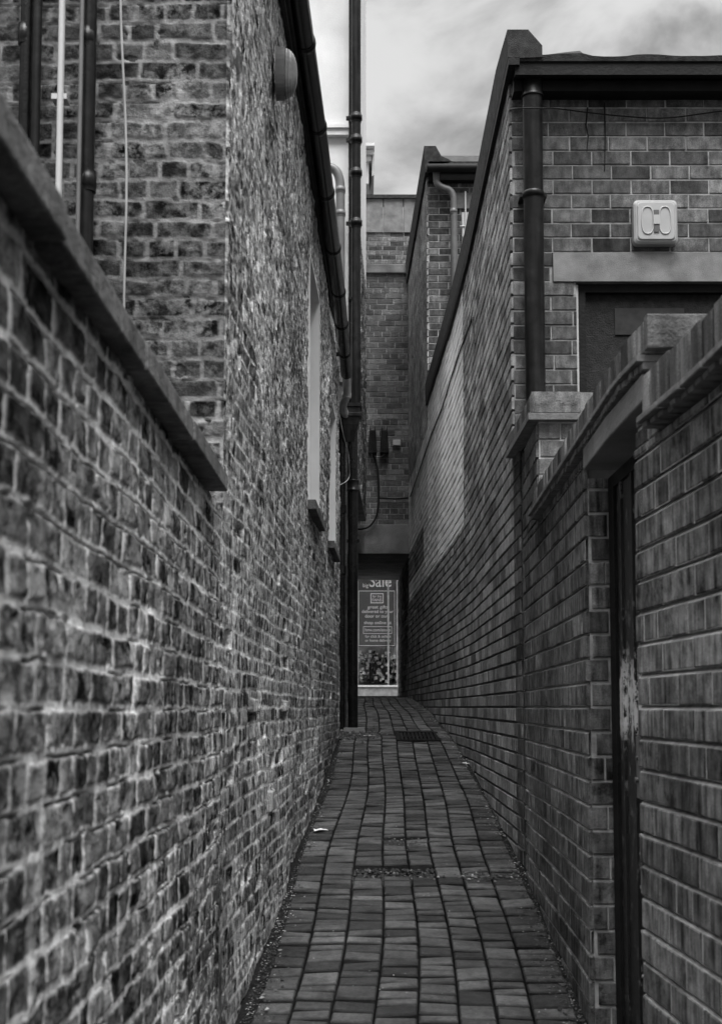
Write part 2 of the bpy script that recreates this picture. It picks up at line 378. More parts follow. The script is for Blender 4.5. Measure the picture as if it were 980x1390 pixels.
def bevel(o, wd, seg=2):
    b = o.modifiers.new('bevel', 'BEVEL'); b.width = wd; b.segments = seg; b.limit_method = 'ANGLE'; return o
def smoothpath(pts, k=6):
    pts = [Vector(p) for p in pts]; out = []
    for i in range(len(pts) - 1):
        p0 = pts[max(i - 1, 0)]; p1 = pts[i]; p2 = pts[i + 1]; p3 = pts[min(i + 2, len(pts) - 1)]
        for j in range(k):
            t = j / k; out.append(.5 * ((2 * p1) + (p2 - p0) * t + (2 * p0 - 5 * p1 + 4 * p2 - p3) * t * t + (3 * p1 - p0 - 3 * p2 + p3) * t ** 3))
    out.append(pts[-1]); return out
# ================================================================== GROUND
def sheet(name, xs, zs, dz, mat, kind='structure'):
    vs_ = []; fs = []
    for z in zs:
        for x in xs: vs_.append((x, z, float(GZ(z)) + dz))
    n = len(xs)
    for i in range(len(zs) - 1):
        for j in range(n - 1): fs.append((i * n + j, i * n + j + 1, (i + 1) * n + j + 1, (i + 1) * n + j))
    o = MB().add(vs_, fs).build(name, mat); o['kind'] = kind; return o
sheet('ground', [-250, -20, -3, -.6, 0, .9, 3, 20, 250], list(np.arange(-30, -3, 9)) + list(np.arange(-3, 22, .5)) + [24, 28, 40, 80, 200, 400], -.05, 'soil')
sheet('street', [-25, 0, 25], [20.2, 22, 25, 28], .004, 'conc_dark')
# block paving
TR = [(-.075, .372, 5.76, 5.985), (.10, .37, 6.42, 6.62)]      # missing blocks, broken blocks
mb = MB(); rs = random.Random(3)
NC = 8
el = lambda z: float(XL(z)) + .04 + .015 * math.sin(z * 1.7); er = lambda z: float(XR(z)) - .035 - .01 * math.sin(z * 2.3)
def colx(k, z):
    t = k / NC + .012 * math.sin(z * .8 + k) * (0 < k < NC)
    return el(z) * (1 - t) + er(z) * t
drain_spot = (.30, .68, 10.35, 10.95)
for k in range(NC):
    z = -1.5 + rs.uniform(0, .1)
    while z < 20.2:
        ln = rs.choice([.07, .085, .10, .11, .14])
        za, zb = z + .0075, z + ln - .0075; z += ln
        xm = (colx(k, za) + colx(k + 1, za)) / 2; zm = (za + zb) / 2
        a, b, c, d = TR[0]
        if a < xm < b:
            if za < c < zb: zb = c - .004; z = c
            elif c <= za < d: z = d; continue
            if za < c and zb > c - .02: zb = c - .004
        if drain_spot[0] - .05 < xm < drain_spot[1] and drain_spot[2] - .05 < zm < drain_spot[3] + .05: continue
        if zb - za < .03: continue
        brk = TR[1][0] < xm < TR[1][1] and TR[1][2] < zm < TR[1][3]
        dz0 = rs.uniform(-.004, .004) - (.012 if brk else 0); tl = rs.uniform(-.004, .004); tone = min(1.1, max(0, rs.gauss(.45, .32)))
        g = .003 + (.002 if rs.random() < .15 else 0)
        xa0, xb0, xa1, xb1 = colx(k, za) + g, colx(k + 1, za) - g, colx(k, zb) + g, colx(k + 1, zb) - g
        def mpf(u, v, w_, xa0=xa0, xb0=xb0, xa1=xa1, xb1=xb1, za=za, zb=zb, dz0=dz0, tl=tl):
            x = (xa0 * (1 - u) + xb0 * u) * (1 - v) + (xa1 * (1 - u) + xb1 * u) * v
            zz = za + (zb - za) * v
            return (x, zz, float(GZ(zz)) + w_ + dz0 + tl * (u - .5) * 2)
        cx, cz = .006 / .12, .010 / (zb - za)
        q = [(0, 0, -.052), (1, 0, -.052), (1, 1, -.052), (0, 1, -.052), (0, 0, -.006), (1, 0, -.006), (1, 1, -.006), (0, 1, -.006), (cx, cz, 0), (1 - cx, cz, 0), (1 - cx, 1 - cz, 0), (cx, 1 - cz, 0)]
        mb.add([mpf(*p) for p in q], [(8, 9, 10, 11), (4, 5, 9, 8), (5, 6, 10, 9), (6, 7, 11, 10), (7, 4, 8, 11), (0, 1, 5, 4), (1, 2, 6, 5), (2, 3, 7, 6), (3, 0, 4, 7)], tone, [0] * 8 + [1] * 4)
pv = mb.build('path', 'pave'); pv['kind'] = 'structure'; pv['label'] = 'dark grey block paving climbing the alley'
def strip(name, fa, fb):
    q = []; zs = np.arange(-2, 20.2, .25)
    for z in zs: q += [(fa(z), z, float(GZ(z)) - .016), (fb(z), z, float(GZ(z)) - .016)]
    o = MB().add(q, [(2 * i, 2 * i + 1, 2 * i + 3, 2 * i + 2) for i in range(len(zs) - 1)]).build(name, 'soil'); o['kind'] = 'structure'
strip('soil_strip', lambda z: float(XL(z)) - .02, lambda z: el(z) + .004); strip('soil_strip', lambda z: er(z) - .004, lambda z: float(XR(z)) + .02)
# litter and grit along both edges, in the joints and in the hole of the missing blocks
mb = MB(); rs = random.Random(11)
def chip(x, z, s, tone, lift=0):
    a = rs.uniform(0, 6.28); h = float(GZ(z)) + lift; q = []
    for k in range(5):
        r_ = s * rs.uniform(.5, 1); t = a + k * 1.256
        q.append((x + r_ * math.cos(t), z + r_ * math.sin(t), h + rs.uniform(0, s * .5)))
    q.append((x, z, h + s * rs.uniform(.5, 1.0)))
    mb.add(q, [(k, (k + 1) % 5, 5) for k in range(5)], tone)
for i in range(9000):
    z = 3.2 + 14 * rs.random() ** 1.5
    if rs.random() < .5:
        wd = .045; x = float(XL(z)) + .012 + abs(rs.gauss(0, wd * .8))
    else: x = float(XR(z)) - .012 - abs(rs.gauss(0, .045))
    if not el(z) - .06 < x < er(z) + .06: continue
    inside = el(z) < x < er(z)
    chip(x, z, rs.uniform(.002, .006) * (2.2 if rs.random() < .06 else 1), rs.random() ** 5 * (1.3 if fbm(z * 2.2, x * 3, 3) > 0 else .6), (0 if inside else -.016) + .001)
for i in range(1500):
    a, b, c, d = TR[0]; x = rs.uniform(a - .02, b + .01); z = rs.uniform(c, d); chip(x, z, rs.uniform(.004, .014), rs.random() ** 9 * .4, -.052 + .02 * rs.random() + (.012 if z > 5.93 else 0))
for i in range(120):
    x = rs.gauss(.56, .10); z = rs.gauss(5.75, .05); 
    if x < er(z): chip(x, z, rs.uniform(.003, .014), rs.random() ** 4 * .8, .001)
for i in range(120):
    a, b, c, d = TR[1]; x = rs.uniform(a, b); z = rs.uniform(c, d); chip(x, z, rs.uniform(.003, .008), rs.random() ** 5 * .7, -.008)
for i in range(420):
    z = rs.uniform(4, 13); x = rs.uniform(el(z), er(z)); chip(x, z, rs.uniform(.0015, .005), rs.random() ** 1.6, .001)
for i in range(500):
    z = rs.gauss(10.75, .22); x = rs.uniform(float(XL(z)), float(XL(z)) + .5 * rs.random()); chip(x, z, rs.uniform(.005, .02), rs.random() ** 4 * .5, .002)
o = mb.build('grit_and_leaf_litter', 'litter'); tag(o, 'fine grit and leaf litter lying along both edges of the paving', 'litter', kind='stuff')
# scraps
def scrap(loc, sx, sy, rot, tone, label, seed):
    r_ = random.Random(seed); q = []
    for j in range(4):
        for i in range(4):
            q.append(((i / 3 - .5) * sx * (1 - .5 * j / 3), (j / 3 - .5) * sy, .004 + r_.uniform(0, .008)))
    m = MB().add(q, [(j * 4 + i, j * 4 + i + 1, j * 4 + i + 5, j * 4 + i + 4) for j in range(3) for i in range(3)], tone)
    o = m.build('paper_scrap', 'litter'); o.location = loc; o.rotation_euler = (R(5.6), 0, rot); tag(o, label, 'litter', 'paper scraps on the paving'); return o
def onground(px, z):
    x = P(px, 960, z).x; return Vector((x, z, float(GZ(z)) + .002))
scrap(onground(434, 6.75), .085, .05, .5, 1.9, 'torn white paper scrap lying by the left wall edge', 1)
scrap(onground(628, 9.05), .10, .03, .2, 1.3, 'thin pale paper scrap near the right wall further up', 2)
scrap(onground(500, 10.6), .16, .03, .8, .8, 'pale strip of wrapping beside the foot of the downpipe', 3)
# drain grating
t = thing('drain_cover', (.48, 10.65, float(GZ(10.65))), 'rectangular slotted iron drain cover set in the paving', 'drain cover')
m = MB()
gm = lambda u, v, w_: (u, v, float(GZ(v)) + w_)
m.ubox(gm, .29, .66, 10.36, 10.41, -.02, .002); m.ubox(gm, .29, .66, 10.89, 10.94, -.02, .002); m.ubox(gm, .29, .33, 10.41, 10.89, -.02, .002); m.ubox(gm, .62, .66, 10.41, 10.89, -.02, .002)
m.build('frame', 'soil', t)
m = MB()
for i in range(9): m.ubox(gm, .335 + i * .032, .355 + i * .032, 10.415, 10.885, -.02, -.002)
m.ubox(gm, .335, .617, 10.63, 10.67, -.019, -.004); m.build('bars', 'ironpipe', t)
# ================================================================== LEFT GARDEN WALL
t = thing('garden_wall', (-.5, 1.2, 0), 'rough old brick garden wall with thick pale mortar and a stone coping, foreground left', 'wall')
Ug = np.concatenate([np.arange(-2.0, .9, .03), np.arange(.9, 3.5, .0042)]); Ug[-1] = 3.5
Vg = np.arange(-.5, 1.9, .0029)
mpL = lambda u, v, w_: (XL(u) + w_, u, v)
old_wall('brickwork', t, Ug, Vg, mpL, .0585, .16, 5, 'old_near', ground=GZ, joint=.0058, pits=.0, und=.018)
m = MB(); m.box(-.60, -.405, -2, 3.5, -.6, 1.88); m.build('wall_core', 'conc_dark', t)
m = MB(); z = -2.0; rs = random.Random(5)
while z < 3.1:
    z2 = min(3.22, z + .57)
    if z2 > 3.0: z2 = 3.22
    j = rs.uniform(-.003, .003); zt = lambda q: 1.93 + (q - 1.15) * .011
    for (wa, wb, va, vb) in ((-.24, .041 + j, 0, 0),):
        q = [wallL()(z + .004, zt(z) - .045, wa), wallL()(z2 - .004, zt(z2) - .045, wa), wallL()(z2 - .004, zt(z2) - .045, wb), wallL()(z + .004, zt(z) - .045, wb),
             wallL()(z + .004, zt(z) + .012, wa), wallL()(z2 - .004, zt(z2) + .012, wa), wallL()(z2 - .004, zt(z2), wb), wallL()(z + .004, zt(z), wb)]
        m.add(q, [(0, 3, 2, 1), (4, 5, 6, 7), (0, 1, 5, 4), (1, 2, 6, 5), (2, 3, 7, 6), (3, 0, 4, 7)])
    z = z2
o = bevel(m.build('coping', 'coping_old', t), .004)
# ================================================================== LEFT HOUSE
t = thing('brick_house', (-1.5, 7, 0), 'weathered old brick house along the left of the alley with a long black gutter', 'house')
LH = t
EV = 4.46
wins = [(7.03, 7.86, 2.52, 3.94), (9.08, 9.9, 2.56, 3.66)]
Ub = np.concatenate([np.arange(3.5, 6.5, .0075), np.arange(6.5, 10.6, .0105)]); Ub[-1] = 10.6
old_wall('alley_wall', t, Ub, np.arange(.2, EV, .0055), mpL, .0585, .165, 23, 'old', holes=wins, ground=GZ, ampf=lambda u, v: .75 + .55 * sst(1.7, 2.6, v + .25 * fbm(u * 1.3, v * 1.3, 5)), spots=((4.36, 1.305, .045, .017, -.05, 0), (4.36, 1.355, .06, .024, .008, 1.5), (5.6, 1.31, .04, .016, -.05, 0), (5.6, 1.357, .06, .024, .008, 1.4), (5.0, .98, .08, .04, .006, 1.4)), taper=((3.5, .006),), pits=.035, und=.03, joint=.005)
mpF = lambda u, v, w_: (-.389 - u, 3.5 - w_, v)
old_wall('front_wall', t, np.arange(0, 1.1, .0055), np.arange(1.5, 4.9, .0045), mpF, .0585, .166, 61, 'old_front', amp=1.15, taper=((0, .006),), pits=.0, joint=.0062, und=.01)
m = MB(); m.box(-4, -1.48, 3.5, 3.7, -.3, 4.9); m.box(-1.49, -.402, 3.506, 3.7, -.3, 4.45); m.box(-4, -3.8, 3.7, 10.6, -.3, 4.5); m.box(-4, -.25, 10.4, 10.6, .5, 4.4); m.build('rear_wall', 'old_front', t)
m = MB(); q = []
rz = [3.44, 10.72]
m.add([(float(XL(3.5)) + .06, 3.44, EV + .03), (float(XL(10.6)) + .06, 10.72, EV + .03), (-4.2, 10.72, 6.3), (-4.2, 3.44, 6.3),
       (float(XL(3.5)) + .06, 3.44, EV + .08), (float(XL(10.6)) + .06, 10.72, EV + .08), (-4.2, 10.72, 6.35), (-4.2, 3.44, 6.35)], [(0, 1, 2, 3), (4, 7, 6, 5), (0, 4, 5, 1), (1, 5, 6, 2), (2, 6, 7, 3), (3, 7, 4, 0)])
m.build('roof', 'felt', t)
m = MB(); rail(m, wallL(), [3.45, 7, 10.65], EV - .09, EV + .03, -.02, .035); rail(m, wallL(), [3.45, 7, 10.65], EV - .115, EV - .09, .0, .02); m.build('fascia', 'darkwood', t)
# gutter run and its joint collars
gp = [Vector((-.315, 3.4, 4.47)), Vector((-.275, 5.28, 4.45)), Vector((-.225, 6.6, 4.415)), Vector((-.163, 8.6, 4.325)), Vector((-.130, 10.1, 4.20)), Vector((-.125, 10.45, 4.17))]
gt = tubeobj('gutter', gp, .047, 'blackpipe', t, 24)
def along(pts, z):
    for a, b in zip(pts[:-1], pts[1:]):
        if a.y <= z <= b.y: return a.lerp(b, (z - a.y) / (b.y - a.y))
for z in (5.62, 6.42, 7.2, 8.0, 8.75, 9.35, 9.95):
    a, b = along(gp, z - .025), along(gp, z + .025)
    tubeobj('collar', [a, a.lerp(b, .28), a.lerp(b, .3), a.lerp(b, .7), a.lerp(b, .72), b], [.0505, .0505, .0525, .0525, .0505, .0505], 'blackpipe', gt, 24)
for z in (4.6, 5.9, 7.5, 9.0, 10.0):
    a = along(gp, z); MB().box(a.x - .09, a.x - .02, z - .008, z + .008, a.z - .01, a.z + .02).build('bracket', 'black', gt)
# windows
for (a, b, c, d) in wins:
    wf = MB(); dpt = .12
    rail(wf, wallL(), [b - .0, b + .02], c, d, -dpt, .004)           # far reveal, faces the camera
    rail(wf, wallL(), [a - .02, a], c, d, -dpt, .002)
    rail(wf, wallL(), [a, b], d - .0, d + .02, -dpt, .003)
    wo_ = wf.build('window', 'reveal', LH)
    fr = MB(); rail(fr, wallL(), [a, a + .05], c, d, -dpt, -dpt + .04); rail(fr, wallL(), [b - .05, b], c, d, -dpt, -dpt + .04); rail(fr, wallL(), [a + .05, b - .05], d - .05, d, -dpt, -dpt + .04); rail(fr, wallL(), [a + .05, b - .05], c, c + .05, -dpt, -dpt + .04)
    rail(fr, wallL(), [a + .05, b - .05], (c + d) / 2 - .02, (c + d) / 2 + .02, -dpt, -dpt + .045); fr.build('frame', 'whitepaint', wo_)
    gl = MB(); rail(gl, wallL(), [a + .05, b - .05], c + .05, d - .05, -dpt + .008, -dpt + .014); gl.build('pane', 'glass', wo_)
    si = MB(); rail(si, wallL(), [a - .03, b + .05], c - .055, c, -dpt, .04); bevel(si.build('sill', 'coping_old', wo_), .004)
# ---- drain pipes on the house front
def pipe_thing(name, label, pts, r, mat, cat='pipe', group=None, collars=(), n=20, cr=1.14, ch=.03):
    t = thing(name, pts[-1] if pts[-1].z < pts[0].z else pts[0], label, cat, group)
    tubeobj('pipe', pts, r, mat, t, n)
    for c in collars:
        c = Vector(c)
        tubeobj('collar', [c - Vector((0, 0, ch)), c - Vector((0, 0, ch * .55)), c - Vector((0, 0, ch * .5)), c + Vector((0, 0, ch * .5)), c + Vector((0, 0, ch * .55)), c + Vector((0, 0, ch))], [r * cr * .95, r * cr * .95, r * cr, r * cr, r * cr * .95, r * cr * .95], mat, t, n)
    return t
def vpipe(px0, px1, ytop, ybot, Z):
    a = P((px0 + px1) / 2, ytop, Z); b = P((px0 + px1) / 2, ybot, Z); x = (a.x + b.x) / 2
    r = (P(px1, 300, Z).x - P(px0, 300, Z).x) / 2
    return x, r
zf = 3.44
grp = 'pipes on the old house front'
x, r = vpipe(26, 42, 0, 300, zf); pipe_thing('soil_pipe', 'wide black pipe furthest left on the old brick house front', [Vector((x, zf, 4.8)), Vector((x, zf, 1.6))], r, 'blackpipe', group=grp, collars=[P(34, 47, zf)])
x, r = vpipe(43, 56, 0, 300, zf); pipe_thing('waste_pipe', 'thin black waste pipe tight against the wide black pipe on its right', [Vector((x, zf - .005, 4.8)), Vector((x, zf - .005, 1.6))], r, 'ironpipe', group=grp)
x, r = vpipe(79, 88, 0, 300, zf); t = pipe_thing('overflow_pipe', 'white plastic pipe on the old brick house front', [Vector((x, zf - .01, 4.8)), Vector((x, zf - .01, 1.6))], r, 'whitepvc', group=grp)
m = MB(); c = P(82, 133, zf); m.box(c.x - .022, c.x + .022, zf - .012, zf + .03, c.z - .008, c.z + .008); m.build('clip', 'whitepvc', t)
x, r = vpipe(109, 130, 0, 300, zf); t = pipe_thing('rainwater_pipe', 'black square rainwater pipe with a grey cable in front, on the house front', [Vector((x, zf, 4.8)), Vector((x, zf, 1.6))], r, 'ironpipe', group=grp, collars=[P(120, 52, zf), P(120, 247, zf)], cr=1.1)
x, r = vpipe(107, 113, 0, 300, zf - .03); t = thing('conduit', Vector((x, zf - .035, 1.7)), 'slim grey conduit running down the black rainwater pipe', 'conduit', grp); tubeobj('tube', [Vector((x + .003, zf - .035, 4.8)), Vector((x - .003, zf - .035, 1.7))], r, 'greypipe', t, 10)
cp = [P(163, -300, 3.46), P(164, -20, 3.46), P(166, 60, 3.46), P(171, 170, 3.46), P(172, 270, 3.46), P(169, 400, 3.46), P(169, 520, 3.46)]
o = tubeobj('cable', smoothpath(cp), .0035, 'palecable', None, 8); tag(o, 'thin pale cable hanging down the old house front brickwork', 'cable')
# ---- oval bulkhead light on the alley wall
lz = 4.93; lx = float(XL(lz)); lc = Vector((lx + .01, lz, 3.93))
t = thing('bulkhead_light', lc, 'oval ribbed bulkhead light high on the old left wall below the gutter', 'wall light')
def oval(d0, d1, ry, rz_, n=32, ribs=0):
    vs_ = []; 
    for (dx, k) in ((d0, 1), (d1, 1)):
        for i in range(n):
            a = 6.28318 * i / n; ca, sa = math.cos(a), math.sin(a); e = .72
            vs_.append((lc.x + dx, lc.y + ry * math.copysign(abs(ca) ** e, ca), lc.z + rz_ * math.copysign(abs(sa) ** e, sa)))
    fs = [(i, (i + 1) % n, n + (i + 1) % n, n + i) for i in range(n)] + [tuple(range(n, 2 * n))]
    return MB().add(vs_, fs)
oval(0, .036, .062, .105).build('base', 'lampgrey', t)
vs_ = []; n = 32; K = 14
for j in range(K + 1):
    ph = j / K * math.pi / 2
    for i in range(n):
        a = 6.28318 * i / n; ca, sa = math.cos(a), math.sin(a); k = math.cos(ph) ** .8 * (1 + .025 * (j % 2)); e = .72
        vs_.append((lc.x + .036 + .05 * math.sin(ph), lc.y + .056 * k * math.copysign(abs(ca) ** e, ca), lc.z + .098 * k * math.copysign(abs(sa) ** e, sa)))
MB().add(vs_, [(j * n + i, j * n + (i + 1) % n, (j + 1) * n + (i + 1) % n, (j + 1) * n + i) for j in range(K) for i in range(n)], .5, 1, False).build('lens', plain('aged_lens', .13, .35, .3, 30), t)
# ================================================================== LOW WALL BEYOND THE HOUSE (left side)
t = thing('boundary_wall', (-.35, 13, 1.2), 'dark old brick wall beyond the downpipes on the left', 'wall')
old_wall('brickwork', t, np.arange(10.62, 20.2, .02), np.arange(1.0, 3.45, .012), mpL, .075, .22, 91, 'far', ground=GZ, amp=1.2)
m = MB(); m.box(-.5, -.24, 10.62, 20.2, .9, 3.38); m.build('wall_core', 'conc_dark', t)
# ================================================================== WHITE BUILDING (rendered upper floors over old brick)
t = thing('white_building', (-1.5, 12, 0), 'tall white rendered building with a string course rising behind the old brick house', 'building')
A0, A1 = (-.117, 11.2), (.068, 16.4)
def mpW(u, v, w_):      # alley side, u from 0 to 1 along the side
    dx, dy = A1[0] - A0[0], A1[1] - A0[1]; L = math.hypot(dx, dy)
    return (A0[0] + dx * u / L + w_ * dy / L, A0[1] + dy * u / L - w_ * dx / L, v)
LW = math.hypot(A1[0] - A0[0], A1[1] - A0[1])
m = MB(); m.box(-3.5, A0[0], 11.2, 11.4, 4.3, 13)
m.ubox(mpW, .0, LW, 6.84, 13, -.2, .0); m.box(-3.5, A1[0] - .02, 16.2, 16.4, 6.84, 13); m.box(-3.5, -.2, 11.4, 16.3, 12.8, 13.0)
m.build('rendered_wall', 'render', t)
m = MB(); m.box(-3.5, A0[0] - .01, 11.22, 11.4, .8, 4.3); m.build('lower_wall', 'far', t)
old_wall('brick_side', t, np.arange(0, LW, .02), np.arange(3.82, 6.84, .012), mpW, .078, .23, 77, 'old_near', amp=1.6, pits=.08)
m = MB(); m.box(-3.5, -.3, 11.4, 16.3, 3.80, 3.83); m.ubox(mpW, 0, LW, 3.80, 3.83, -.3, -.002); m.build('soffit', 'conc_dark', t)
m = MB(); m.box(-3.5, A0[0] + .02, 11.14, 11.2, 6.60, 6.66); m.box(-3.5, A0[0] + .035, 11.12, 11.2, 6.66, 6.69); m.build('string_course', 'render', t)
for (c, d) in ((7.15, 7.48), (6.2, 6.55)):
    m = MB(); m.ubox(mpW, .25, 1.2, c, d, -.1, .006); f = m.build('window', 'whitepaint', t); m = MB(); m.ubox(mpW, .3, 1.15, c + .04, d - .04, -.05, .010); m.build('pane', 'glass', f)
# bent vent pipe in front of it
Zv = 10.95
vp = [P(449, 560, Zv), P(461, 560, Zv)]
pts = [P(462, 520, Zv), P(462, 400, Zv), P(462, 300, Zv), P(462, 262, Zv), P(461, 244, Zv), P(456, 232, Zv), P(447, 227, Zv), P(436, 226, Zv)]
pipe_thing('vent_pipe', 'grey vent pipe with a bent top standing behind the black gutter', smoothpath(pts, 5), .041, 'greypipe', collars=[P(462, 258, Zv), P(462, 290, Zv)])
# ---- rainwater pipes at the end of the house
t = thing('hopper_downpipe', Vector((-.07, 11, 1.17)), 'tall black iron downpipe with hopper head and ringed collars at the old house end', 'downpipe')
ra = .038
xb = -.071; xt = -.045
tubeobj('lower_pipe', [Vector((xb, 11, 1.15)), Vector((xb, 11, 3.9))], .044, 'blackpipe', t, 20)
tubeobj('upper_pipe', [Vector((xt, 11, 3.95)), Vector((xt, 11, 9.5))], .043, 'ironpipe', t, 20)
tubeobj('side_pipe', [Vector((xt - .045, 11.06, 3.95)), Vector((xt - .045, 11.06, 9.5))], .022, 'blackpipe', t, 14)
for y in (160, 190, 235, 303):
    c = P(484, y, 11); c.x = xt
    tubeobj('collar', [c - Vector((0, 0, .045)), c - Vector((0, 0, .025)), c - Vector((0, 0, .022)), c + Vector((0, 0, .022)), c + Vector((0, 0, .025)), c + Vector((0, 0, .045))], [.047, .047, .056, .056, .047, .047], 'ironpipe', t, 20)
for y in (160, 190, 303):
    c = P(478, y, 11); MB().box(xt - .09, xt + .05, 10.99, 11.03, c.z - .012, c.z + .012).build('bracket', 'ironpipe', t)
MB().box(xt - .07, xt + .03, 10.98, 11.22, 5.0, 5.02).build('bracket', 'ironpipe', t)
hz0, hz1 = P(470, 583, 11).z, P(470, 550, 11).z
m = MB(); cx = -.105
def ring(z, wx, wy): return [(cx - wx, 11 - wy, z), (cx + wx, 11 - wy, z), (cx + wx, 11 + wy, z), (cx - wx, 11 + wy, z)]
prof = [(hz0 - .12, .045, .045), (hz0 - .04, .06, .06), (hz0 + .03, .085, .075), (hz0 + .10, .095, .08), (hz0 + .105, .108, .09), (hz0 + .13, .108, .09), (hz0 + .135, .098, .083), (hz1 - .035, .098, .083), (hz1 - .03, .112, .095), (hz1, .112, .095)]
vs_ = sum([ring(*p) for p in prof], []); fs = [(k * 4 + i, k * 4 + (i + 1) % 4, k * 4 + 4 + (i + 1) % 4, k * 4 + 4 + i) for k in range(len(prof) - 1) for i in range(4)] + [(0, 3, 2, 1), tuple(range(len(vs_) - 4, len(vs_)))]
m.add(vs_, fs).build('hopper', 'ironpipe', t)
MB().tube([(xb, 11, 3.26), (xb, 11, 3.27), (xb, 11, 3.275), (xb, 11, 3.345), (xb, 11, 3.35), (xb, 11, 3.36)], [.053, .058, .053, .053, .058, .053], 18).build('joint', 'ironpipe', t)
MB().box(xb - .055, xb + .055, 10.99, 11.05, 2.80, 2.83).build('bracket', 'ironpipe', t)
boxobj('foot', 'conc_dark', t, (-.15, .03, 10.93, 11.1, 1.1, 1.172))
t = thing('black_downpipe', Vector((-.172, 11, 1.18)), 'slim black downpipe left of the hopper downpipe at the far end of the old house', 'downpipe')
tubeobj('pipe', [Vector((-.172, 11, 1.16)), Vector((-.172, 11, 3.75)), Vector((-.172, 11, 3.95))], [.034, .034, .034], 'blackpipe', t, 18)
for z in (2.56, 3.1): m = MB(); m.tube([(-.172, 11, z - .035), (-.172, 11, z + .035)], .042, 18); m.tube([(-.172, 11, z), (-.26, 10.9, z)], .012, 8); m.build('bracket', 'ironpipe', t)
# swan neck from gutter to hopper
sn = smoothpath([Vector((-.125, 10.43, 4.17)), Vector((-.122, 10.6, 4.14)), Vector((-.125, 10.72, 4.06)), Vector((-.16, 10.85, 3.99)), Vector((-.13, 10.96, 3.92))])
o = pipe_thing('swan_neck', 'peeling swan neck elbow joining the black gutter to the hopper', sn, .036, 'metal', 'pipe elbow', collars=[(-.125, 10.72, 4.06)])
wc = [P(452, 540, 10.4), P(460, 560, 10.5), P(466, 590, 10.6), P(472, 612, 10.8), P(474, 630, 10.85), P(473, 650, 10.9), P(458, 660, 10.6)]
o = tubeobj('cable', smoothpath(wc), .0035, 'palecable', None, 6); tag(o, 'thin pale cable looping loosely past the hopper head', 'cable')
# ================================================================== RIGHT: NEAR YARD WALL
def copingbricks(mb, mp_, u0, u1, v0, v1, w0, w1, rs, pitch=.0745):
    u = u0
    while u < u1 - .01:
        ub = min(u1, u + pitch); j = rs.uniform(-.003, .003); k = rs.uniform(-.003, .003)
        mb.ubox(mp_, u + .007, ub - .007, v0 + j * .4, v1 + j, w0, w1 + k, .005, rs.random())
        u = ub
    mb.ubox(mp_, u0 + .002, u1 - .002, v0 + .004, v1 - .006, w0 + .004, w1 - .020, 0, 0., 1.)
rs = random.Random(21)
t = thing('yard_wall', (.8, 1, 0), 'near yard wall of streaked brick with a brick-on-edge coping, foreground right', 'wall', 'brick yard walls on the right')
m = modern(MB(), wallR(), -2, 3.03, -.5, 1.975, seed=4, jw=.012, jv=.009, depth=.012, header=4, ground=GZ, ustep=.25, flush=True)
modern(m, lambda u, v, w_: (float(XR(3.04)) + u, 3.035 + w_, v), 0, .2, 0, 1.975, seed=8, depth=.004)
modern(m, wallR(), 2.83, 3.03, 1.98, 2.055, seed=9, depth=.008)
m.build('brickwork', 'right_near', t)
m = MB(); rail(m, wallR(), [-2, 0, 2.45, 3.03], -.6, 1.975, -.215, -.003); rail(m, wallR(), [2.83, 3.03], 1.97, 2.055, -.215, -.003); m.build('wall_core', 'conc_dark', t)
m = MB(); copingbricks(m, wallR(), -2, 2.83, 2.012, 2.11, -.23, .045, rs); m.build('coping', 'edge_brick', t)
m = MB()
z = -1.5
while z < 2.82:
    z2 = min(2.825, z + .16); m.ubox(wallR(), z + .003, z2 - .003, 1.995, 2.010, -.23, .062, .002, rs.random()); 
    zz = z
    while zz < z2 - .03: m.ubox(wallR(), zz + .010, zz + .044, 1.982, 1.995, -.1, .045 + rs.uniform(-.006, .006), .002, rs.random()); zz += .054
    z = z2
m.build('tile_creasing', 'terracotta', t)
# ---- gate wall
t = thing('gate_wall', (.8, 4, 0), 'brick yard wall around a narrow dark gateway with a stone lintel and brick coping', 'wall', 'brick yard walls on the right')
Cz0 = 5.2
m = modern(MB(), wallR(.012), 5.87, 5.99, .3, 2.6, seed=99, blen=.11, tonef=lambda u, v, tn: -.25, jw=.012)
modern(m, wallR(), 3.86, 5.86, .2, 2.13, seed=14, jw=.011, jv=.008, depth=.011, header=4, ground=GZ, ustep=.25, flush=True)
modern(m, lambda u, v, w_: (float(XR(3.86)) + u, 3.86 - w_, v), 0, .075, .3, 2.06, seed=8, depth=.004, blen=.10)
m.build('brickwork', 'right_near', t)
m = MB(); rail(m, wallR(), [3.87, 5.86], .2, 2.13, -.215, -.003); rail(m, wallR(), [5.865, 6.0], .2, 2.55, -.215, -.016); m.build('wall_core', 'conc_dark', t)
m = MB(); rail(m, wallR(), [2.865, 3.3, 3.72], 2.06, 2.125, -.2, .034); bevel(m.build('lintel', 'conc_dark', t), .004)
m = MB(); copingbricks(m, wallR(), 2.835, Cz0, 2.166, 2.243, -.16, .036, rs); m.build('coping', 'edge_brick', t)
m = MB(); z = 2.84
while z < Cz0 - .02:
    z2 = min(Cz0, z + .155); m.ubox(wallR(), z + .002, z2 - .002, 2.148, 2.163, -.16, .052, .002, rs.random())
    zz = z
    while zz < z2 - .02: m.ubox(wallR(), zz + .004, zz + .034, 2.13, 2.147, -.1, .040 + rs.uniform(-.003, .003), .002, rs.random()); zz += .04
    z = z2
m.build('tile_creasing', 'terracotta', t)
m = MB(); m.box(.652, .86, 2.80, 2.834, 2.167, 2.247); bevel(m.build('end_block', 'coping_old', t), .003)
